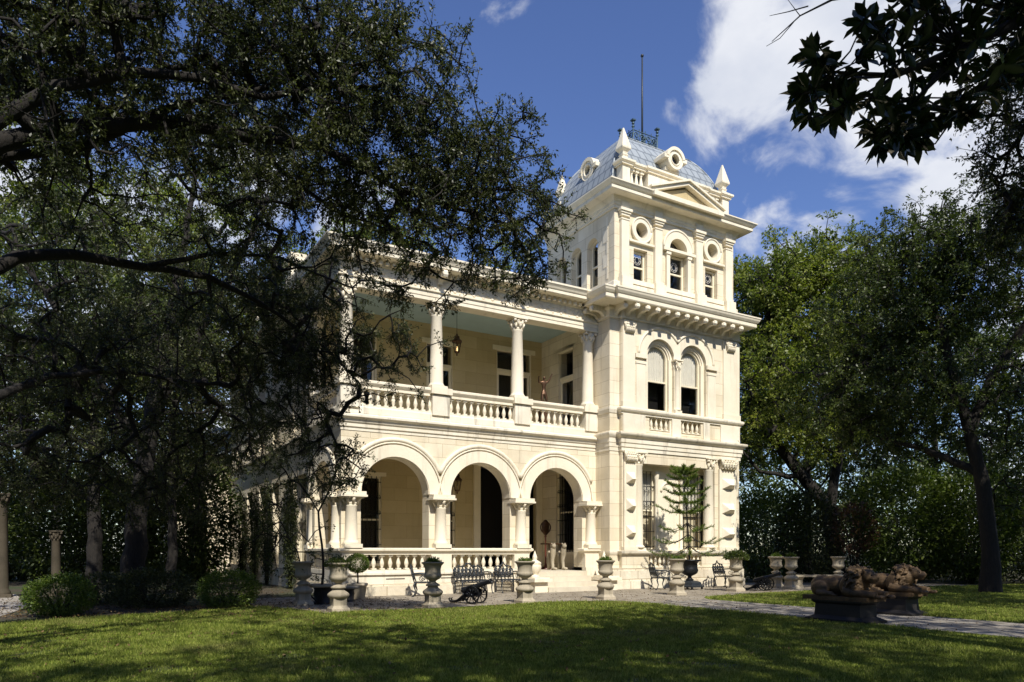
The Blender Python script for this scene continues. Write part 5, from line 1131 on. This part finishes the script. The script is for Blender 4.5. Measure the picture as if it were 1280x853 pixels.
# ------------------------------------------------------------------ two small cannons
cn = thing('cannon', 'small black cannon on spoked wheels on the terrace in the sun', 'cannon', (*(at(592, HOR, 18.5).xy), .022), R(-60), 'ornamental cannons')
b = MB(); T_ = Matrix.Translation((0, 0, .42)) @ Matrix.Rotation(R(-17), 4, 'Y') @ Matrix.Rotation(R(90), 4, 'Y'); b.X = T_
b.lathe([(.0, -.40), (.03, -.39), (.02, -.36), (.07, -.34), (.085, -.32), (.085, -.28), (.078, -.26), (.075, 0), (.08, .02), (.066, .04), (.055, .42), (.06, .44), (.055, .46), (.072, .52), (.072, .55), (.05, .555), (.04, .50)], n=16, cap=False); b.tube([(0, -.14, 0), (0, .14, 0)], .022, 8); obj('barrel', b, M['iron'], cn)
b = MB()
for sy in (-1, 1):
    b.prism([(.19, .36), (.2, .24), (.05, .17), (-.12, .18), (-.2, .26), (-.1, .36), (.05, .42)], sy*.085-.016, sy*.085+.016)
    b.tube([(-.1, sy*.085, .26), (-.26, sy*.08, .19), (-.42, sy*.07, .08), (-.56, sy*.06, .035), (-.68, sy*.05, .05), (-.72, sy*.05, .10), (-.68, sy*.05, .13)], [.045, .04, .034, .03, .026, .022, .016], 7)
    b.tube([(-.14, sy*.085, .2), (-.28, sy*.08, .08), (-.42, sy*.07, .07)], [.02, .016, .014], 6); b.arc_tube(-.27, .12, .055, sy*.08, .013, 0, 2*PI, 12, 'y', 5)
b.box(-.45, -.40, -.07, .07, .06, .10); b.box(.0, .12, -.069, .069, .2, .3); b.tube([(.06, -.2, .225), (.06, .2, .225)], .018, 8); b.ball((-.62, 0, .04), (.05, .07, .035), 8, 6); obj('carriage', b, M['iron'], cn)
for sy in (-1, 1):
    wobj = obj('wheel', MB(), M['iron'], cn, (.06, sy*.19, .225)); b = MB(); b.ring(0, 0, .195, .225, -.022, .022, 0, 2*PI, 32); b.X = None
    for k in range(10): a = 2*PI*k/10; b.tube([(.03*math.cos(a), 0, .03*math.sin(a)), (.2*math.cos(a), 0, .2*math.sin(a))], [.014, .010], 5)
    b.tube([(0, -.04, 0), (0, .05*1, 0)], .038, 10); wobj.data = b.mesh('wheel', M['iron'])
dup(cn, (*(at(955, HOR, 24.6).xy), .022), R(-66), 'small black cannon in shade at the right end of the terrace')
# ------------------------------------------------------------------ round stone tables, stone benches, old columns
t = thing('round_table', 'round stone table with a drum foot between the two left urns', 'table', (*(at(404, HOR, 18.4).xy), .022), 0, 'stone tables by the porch corner')
b = MB(); b.lathe([(.0, .42), (.36, .42), (.40, .44), (.40, .48), (.38, .50), (0, .50)], n=28, cap=False); obj('tabletop', b, M['old'], t); b = MB(); b.lathe([(.26, 0), (.26, .05), (.21, .08), (.24, .25), (.22, .36), (.25, .42)], n=20); obj('foot', b, M['base'], t)
dup(t, (*(at(434, HOR, 19.3).xy), .022), 0, 'smaller round stone table half hidden behind the planted urn', None, .8)
t = thing('stone_bench', 'plain stone slab bench in shade behind the left lion', 'bench', (*(at(1018, HOR, 26.6).xy), .012), -YAW)
b = MB(); b.box(-.75, .75, -.2, .2, .40, .47); obj('seat', b, M['old'], t)
for sx in (-.55, .55): b = MB(); b.sq([(.14, 0), (.10, .06), (.09, .3), (.14, .4)], sx, 0); obj('leg', b, M['old'], t)
def old_column(label, u, d, h, r):
    t = thing('stone_column', label, 'column', foot(u, d), 0, 'old stone columns on the left'); b = MB(); b.sq([(r*1.5, 0), (r*1.5, .12)]); b.lathe([(r*1.35, .12), (r*1.4, .18), (r*1.1, .24), (r, .3), (r*.86, h-.3), (r*.95, h-.28)], n=20); obj('shaft', b, M['oldshade'], t)
    b = MB(); capital(b, 0, 0, h-.3, h, r*.86, r*1.25); obj('capital', b, M['oldshade'], t)
old_column('free-standing stone column with a carved capital behind the bright rounded bush', 70, 21.5, 1.95, .13)
old_column('stone column at the far left edge standing on the paved path', 3, 21, 3.0, .15)
# topiary ball in a clay pot
p = at(447, HOR, 20.3)
t = thing('flower_pot', 'pale clay pot standing at the left corner of the porch', 'pot', (p.x, p.y, .022)); b = MB(); b.lathe([(.19, 0), (.2, .02), (.25, .36), (.28, .37), (.285, .43), (.26, .44), (.24, .40), (0, .39)], n=24, cap=False); obj('pot_body', b, M['terra'], t)
t = thing('topiary_tree', 'ball-shaped topiary growing in the pale clay pot', 'topiary', (p.x, p.y, .41)); b = MB(); b.tube([(0, 0, 0), (.01, 0, .2), (0, .01, .42)], [.025, .02, .02], 6); obj('stem', b, M['bark'], t)
u3 = unit(rngu.normal(0, 1, (7000, 3))); P = u3*rngu.uniform(.5, 1, (7000, 1))**.5*np.array([.31, .31, .27]) + np.array([0, 0, .6]); V, F = leaves(P, unit(u3+rngu.normal(0, .5, P.shape)), .032, rngu, .5); np_obj('foliage', V, F, M['box'], t)
# young pine in a black iron urn
p = at(862, HOR, 25.4)
t = thing('iron_urn', 'black cast iron urn on a wheeled grey plinth holding the young pine', 'urn', (p.x, p.y, .022), .2)
b = MB(); b.sq([(.36, .08), (.36, .13), (.3, .15), (.28, .24), (.22, .28), (.1, .31)]); obj('plinth', b, M['irongrey'], t)
for sx in (-1, 1):
    for sy in (-1, 1): b = MB(); b.ball((sx*.3, sy*.3, .045), .045, 8, 6); b.box(sx*.3-.02, sx*.3+.02, sy*.3-.02, sy*.3+.02, .05, .09); obj('foot', b, M['iron'], t)
b = MB(); b.lathe([(.1, .3), (.15, .33), (.07, .40), (.07, .46), (.17, .5), (.26, .56), (.30, .66), (.27, .74), (.26, .90), (.33, .97), (.40, .99), (.40, 1.02), (.34, 1.03), (.3, .97), (0, .95)], n=28, cap=False); obj('bowl', b, M['iron'], t)
pb = MB(); rp = random.Random(4); Pn = []; Dn = []
pr = thing('young_pine', 'young pine with whorled upturned branches growing from the black iron urn', 'tree', (p.x, p.y, .98)); H = 3.25
trunkp = [(-.0, 0, 0), (-.05, 0, .8), (-.14, .0, 1.7), (-.24, 0, 2.6), (-.28, 0, H)]
pb.tube(trunkp, [.035, .03, .026, .018, .006], 7)
def tx(z):
    for a, c in zip(trunkp[:-1], trunkp[1:]):
        if a[2] <= z <= c[2]: k = (z-a[2])/(c[2]-a[2]); return Vector(a).lerp(Vector(c), k)
    return Vector(trunkp[-1])
for wi, z in enumerate([.55, .95, 1.35, 1.72, 2.05, 2.35, 2.62, 2.86, 3.05, 3.18]):
    L = 1.35*(1-z/(H*1.12))**.75+.15; nb = 6 if z < 2.6 else 5
    for k in range(nb):
        a = 2*PI*k/nb + wi*.7 + rp.uniform(-.2, .2); o = tx(z); up_ = .05 if z < 1.4 else .30
        Lk = L*rp.uniform(.8, 1.1); pts = [o + Vector((math.cos(a)*Lk*s, math.sin(a)*Lk*s, -.22*Lk*math.sin(s*PI*.8)*(1.3 if z < 1.4 else .4) + up_*Lk*s*s)) for s in (0, .25, .5, .75, 1)]
        pb.tube([tuple(q) for q in pts], [.014, .012, .010, .008, .005], 5)
        dens = 26 if z > 1.5 else 12
        for s in range(dens):
            f = (.12 if z > 1.5 else .45) + (1-(.12 if z > 1.5 else .45))*s/dens; i0 = min(3, int(f*4)); q = pts[i0].lerp(pts[i0+1], f*4-i0); ax = (pts[i0+1]-pts[i0]).normalized()
            for m_ in range(9): Pn.append(q); Dn.append(ax*.7+Vector((rp.gauss(0, .5), rp.gauss(0, .5), rp.gauss(.35, .4))))
obj('trunk', pb, M['bark'], pr); V, F = leaves(np.array(Pn), unit(np.array(Dn)), .11, rngu, .14, .2); np_obj('needles', V, F, M['pine'], pr)
# ------------------------------------------------------------------ porch furniture
def lantern(label, loc, top, glow=0):
    t = thing('hanging_lantern', label, 'lantern', loc, 0, 'hanging porch lanterns'); b = MB()
    for k in range(6): a = k*PI/3; b.tube([(.09*math.cos(a), .09*math.sin(a), 0), (.15*math.cos(a), .15*math.sin(a), .34)], .012, 5)
    b.lathe([(.02, -.12), (.03, -.08), (.015, -.05), (.09, -.02), (.1, 0), (.09, .02)], n=6); b.lathe([(.155, .33), (.2, .35), (.2, .37), (.12, .44), (.09, .5), (.11, .52), (.05, .57), (.03, .62), (0.01, .64)], n=6); obj('frame', b, M['bronze2'], t)
    g = MB(); g.lathe([(.085, .02), (.145, .33)], n=6, cap=False); obj('glass_pane', g, M['glass'], t)
    c = MB(); c.lathe([(.02, .03), (.02, .15)], n=8); c.ball((0, 0, .18), (.014, .014, .03), 6, 5); obj('candle', c, glowm if glow else M['curtain'], t)
    ch = MB(); ch.tube([(0, 0, .62), (0, 0, top-loc[2])], .009, 5); obj('chain', ch, M['iron'], t)
glowm, nt_, N_, L_, b_ = nodes('candle_glow'); b_.inputs['Emission Color'].default_value = (1, .62, .25, 1); b_.inputs['Emission Strength'].default_value = 6
lantern('dark lantern hanging in the middle lower arch of the porch', (-4.62, 2.6, 3.45), 4.88); lantern('lit amber lantern hanging in the upper gallery between the columns', (-4.78, 2.3, 8.15), 9.66, 1)
t = thing('console_table', 'console table on two carved white lion legs by the porch doorway', 'table', (-.85, 2.0, .66))
b = MB(); b.box(-.40, .45, .0, .5, .93, .98); obj('tabletop', b, M['bronze2'], t)
for x in (-.2, .26):
    b = MB(); b.tube([(x-.02, -.10, .03), (x, -.02, .1), (x+.02, .05, .35), (x+.0, -.03, .62), (x-.02, -.07, .78), (x-.03, -.12, .9)], [.09, .06, .07, .11, .10, .07], 10); b.ball((x-.04, -.14, .87), (.085, .1, .09), 10, 8); b.ball((x-.03, -.2, .05), (.08, .12, .05), 8, 6)
    for s in (-1, 1): b.ball((x-.04+s*.06, -.1, .96), .03, 6, 5)
    b.tube([(x+.02, .3, 0), (x, .25, .93)], .05, 8); obj('leg', b, M['old'], t)
t = thing('hall_stand', 'dark red pole stand with an oval head left of the white table legs', 'stand', (-.70, 3.0, .66)); b = MB(); b.lathe([(.2, 0), (.2, .04), (.06, .1), (.03, .2), (.028, 1.2), (.05, 1.25), (.025, 1.3)], n=14); obj('pole', b, simple('dark_red_wood', (.12, .03, .018), .4), t)
b = MB(); b.ball((0, 0, 1.58), (.17, .05, .3), 14, 10); b.arc_tube(0, 1.58, .22, 0, .025, 0, 2*PI, 24); obj('head', b, M['bronze2'], t)
t = thing('iron_post', 'black ball-topped iron post at the right side of the doorway', 'post', (-.40, 1.5, .66)); b = MB(); b.lathe([(.11, 0), (.11, .05), (.05, .08), (.05, .85), (.08, .88), (.05, .92)], n=12); b.ball((0, 0, 1.0), .07, 10, 8); obj('shaft', b, M['iron'], t)
# bronze athlete on the gallery
def skin(name, verts, edges, mat, parent, sub=2):
    me = bpy.data.meshes.new(name); me.from_pydata([v[:3] for v in verts], edges, []); me.materials.append(mat); o = bpy.data.objects.new(name, me); C.objects.link(o); o.parent = parent
    o.modifiers.new('skin', 'SKIN'); sv = me.skin_vertices[0].data
    for i, v in enumerate(verts): sv[i].radius = (v[3], v[3]*(v[4] if len(v) > 4 else 1)); sv[i].use_root = (i == 0)
    m = o.modifiers.new('sub', 'SUBSURF'); m.levels = sub; m.render_levels = sub; return o
t = thing('bronze_statue', 'small dark bronze athlete with raised arms on the upper gallery', 'statue', (-1.62, 1.7, 5.64), R(-15))
b = MB(); b.sq([(.2, 0), (.2, .06), (.16, .08), (.15, .72), (.2, .76), (.2, .8)]); obj('pedestal', b, M['bronze2'], t)
sk = [(0, 0, 1.36, .075, .7), (0, .01, 1.5, .07, .7), (0, .0, 1.66, .095, .65), (0, 0, 1.74, .07), (0, -.01, 1.79, .035), (0, -.02, 1.87, .055), (0, -.02, 1.94, .05),
      (.1, 0, 1.73, .042), (.2, -.03, 1.84, .033), (.27, -.06, 2.0, .022), (.29, -.07, 2.05, .025), (-.1, 0, 1.73, .042), (-.2, -.03, 1.70, .034), (-.23, -.1, 1.86, .023), (-.22, -.13, 1.92, .025),
      (.06, 0, 1.3, .065), (.09, -.02, 1.08, .045), (.12, .04, .86, .028), (.13, -.05, .82, .03), (-.06, 0, 1.3, .065), (-.08, -.03, 1.08, .045), (-.10, .0, .86, .028), (-.11, -.09, .82, .03)]
skin('figure', sk, [(0, 1), (1, 2), (2, 3), (3, 4), (4, 5), (5, 6), (3, 7), (7, 8), (8, 9), (9, 10), (3, 11), (11, 12), (12, 13), (13, 14), (0, 15), (15, 16), (16, 17), (17, 18), (0, 19), (19, 20), (20, 21), (21, 22)], M['bronze2'], t)
# ------------------------------------------------------------------ the two bronze lions
def blobmesh(name, balls, tubes, mat, parent, vox=.014, smooth=3):
    b = MB()
    for c, r in balls: b.ball(c, r, 14, 10)
    for pts, rr in tubes: b.tube(pts, rr, 10)
    o = obj(name, b, mat, parent); m = o.modifiers.new('remesh', 'REMESH'); m.mode = 'VOXEL'; m.voxel_size = vox; m.use_smooth_shade = True
    s = o.modifiers.new('smooth', 'SMOOTH'); s.factor = .5; s.iterations = smooth; return o
def lion(label, loc, rz, head_turn=0.0):
    t = thing('lion_statue', label, 'statue', loc, rz, 'pair of bronze lions'); rl = random.Random(3)
    b = MB(); b.sq([(.33, 0), (.33, .05), (.30, .07), (.25, .11), (.24, .33), (.275, .37), (.275, .40)])
    for i, v in enumerate(b.v): b.v[i] = (v[0]*1.95, v[1], v[2])
    obj('pedestal', b, M['base'], t)
    b = MB(); b.box(-.72, .64, -.29, .29, .402, .48); obj('plinth', b, M['bronze'], t)
    z = .47; S = []; T = []
    S += [((-.18, 0, z+.21), (.46, .19, .185)), ((-.50, .02, z+.2), (.22, .22, .20)), ((.2, 0, z+.24), (.22, .2, .23)), ((.34, 0, z+.32), (.17, .17, .2)),
          ((-.42, .17, z+.14), (.2, .09, .15)), ((-.42, -.17, z+.14), (.2, .09, .15)), ((.16, -.17, z+.2), (.15, .08, .19)), ((.16, .17, z+.2), (.15, .08, .19))]
    T += [([(-.42, s*.22, z+.06), (-.2, s*.25, z+.05), (-.08, s*.25, z+.045)], [.07, .055, .05]) for s in (-1, 1)]
    T += [([(.12, s*.2, z+.12), (.36, s*.19, z+.075), (.6, s*.17, z+.065), (.74, s*.16, z+.05)], [.10, .09, .078, .075]) for s in (-1, 1)]
    for s in (-1, 1):
        for k in range(4): S.append(((.82, s*.16+(k-1.5)*.036, z+.03), (.062, .024, .04)))
        for k in range(3): S.append(((-.03, s*.25+(k-1)*.032, z+.03), (.045, .02, .028)))
    T += [([(-.68, .05, z+.12), (-.70, .2, z+.06), (-.5, .29, z+.04), (-.3, .3, z+.035)], [.035, .03, .026, .04])]
    hx, hy, hz = .50, head_turn, z+.40
    S += [((hx, hy, hz), (.13, .12, .13)), ((hx+.12, hy*1.4, hz-.045), (.10, .075, .065)), ((hx+.11, hy*1.4, hz-.10), (.075, .06, .04)), ((hx+.20, hy*1.5, hz-.015), (.03, .04, .025)), ((hx+.06, hy+.06, hz+.055), (.04, .035, .025)), ((hx+.06, hy-.06, hz+.055), (.04, .035, .025)), ((hx+.14, hy*1.4, hz+.02), (.07, .03, .03))]
    S += [((hx-.02, hy+s*.11, hz+.10), (.035, .025, .045)) for s in (-1, 1)]
    blobmesh('body', S, T, M['bronze'], t)
    mS = []; mT = []
    for k in range(230):
        a = rl.uniform(0, 2*PI); rr = rl.uniform(.7, 1); x = rl.uniform(.16, .46); q = (.25-(x-.3)**2*2.2)*rr
        c = Vector((x, hy*(x/.5)+q*math.cos(a)*.95, z+.33+q*math.sin(a))); 
        if c.z < z+.06: continue
        d = Vector((-.6+rl.uniform(-.3, .3), math.cos(a)*.8, math.sin(a)*.8-.35)).normalized()
        mT.append(([tuple(c), tuple(c+d*.05), tuple(c+d*.085+Vector((0, 0, -.03)))], [.027, .022, .008]))
    mS.append(((.33, hy*.6, z+.33), (.15, .19, .23))); blobmesh('mane', mS, mT, M['bronze'], t, .010, 1)
    for s in (-1, 1): b = MB(); b.ball((hx+.115, hy*1.3+s*.055, hz+.03), .014, 8, 6); obj('eye', b, M['base'], t)
    return t
lion('bronze lion lying with lowered head on the left side of the walkway, the nearer one', (-3.36, -11.45, .015), R(-90), -.03)
lion('bronze lion lying with raised head on the right side of the walkway, the farther one', (-1.05, -10.9, .015), R(-88), .05)
# ------------------------------------------------------------------ grass blades over the lawn
def grass():
    rng = np.random.default_rng(3); out = []
    def inside(P, poly):
        x, y = P[:, 0], P[:, 1]; r = np.zeros(len(P), bool)
        for (x0, y0), (x1, y1) in zip(poly, poly[1:]+poly[:1]):
            if y0 == y1: continue
            r ^= ((y0 > y) != (y1 > y)) & (x < (x1-x0)*(y-y0)/(y1-y0)+x0)
        return r
    N = 1500000; d = 6.2*np.exp(rng.uniform(0, math.log(30/6.2), N)); k = rng.uniform(-.78, .78, N)
    keep = rng.random(N) < np.clip(d/14, .25, 1); d, k = d[keep], k[keep]
    P = np.stack([CAM[0]+d*(FW[0]+RT[0]*k), CAM[1]+d*(FW[1]+RT[1]*k)], 1)
    # fringe follows the lawn edge; a little ragged
    Q = P + rng.normal(0, .03, P.shape); m = inside(Q, LAWN1) | inside(Q, LAWN2); P, d = P[m], d[m]
    n = len(P); patch = np.sin(P[:, 0]*1.1+np.sin(P[:, 1]*.8)*2)*np.sin(P[:, 1]*1.3+1)*.5+.5
    bare = np.sin(P[:, 0]*2.3+1.7*np.sin(P[:, 1]*1.9))*np.sin(P[:, 1]*2.6+np.sin(P[:, 0]*1.3)*1.5); kk = (bare < .80) | (rng.random(n) < .25); P, d, patch = P[kk], d[kk], patch[kk]; n = len(P)
    h = rng.uniform(.02, .065, n)*(.55+.6*patch)*np.where(rng.random(n) < .03, 1.6, 1)*(1+.2*(d > 12)); wd = .0035+.0004*d
    a = rng.uniform(0, 2*PI, n); le = rng.uniform(.15, .8, n)*h; b = rng.uniform(0, 2*PI, n)
    B = np.stack([P[:, 0], P[:, 1], np.full(n, .010)], 1); W = np.stack([np.cos(a)*wd, np.sin(a)*wd, np.zeros(n)], 1)
    T = B + np.stack([np.cos(b)*le, np.sin(b)*le, h], 1)
    V = np.stack([B-W, B+W, T], 1).reshape(-1, 3)
    o = np_obj('grass', V, np.arange(n*3).reshape(-1, 3), M['blade']); tag(o, 'short mown grass of the front lawn', 'grass', kind='stuff')
    return n
NG = grass(); print('grass blades', NG)
def litter():
    rng = np.random.default_rng(8); N = 30000
    P = np.stack([rng.uniform(-24, -8.5, N), rng.uniform(-9, 9, N)], 1); w = np.exp(-np.abs(P[:, 1]+1.5)/4); k = rng.random(N) < np.clip(w*1.2, .05, 1); P = P[k & ~((P[:, 0] > -9.6) & (P[:, 1] > .3))]
    Q = np.stack([rng.uniform(-17, 6, 5200), rng.uniform(-14, -.8, 5200)], 1); P = np.concatenate([P, Q])
    n = len(P); a = rng.uniform(0, 2*PI, n); z = np.where((P[:, 1] > -4.7) & (P[:, 0] > -12.3), .028, .03)+rng.uniform(0, .02, n)
    V, F = leaves(np.column_stack([P, z]), np.column_stack([np.cos(a), np.sin(a), rng.normal(0, .12, n)]), .055, rng, .5, 2.5)
    o = np_obj('leaf_litter', V, F, M['litter']); tag(o, 'fallen brown leaves scattered over the beds and paving', 'leaf litter', kind='stuff')
litter()
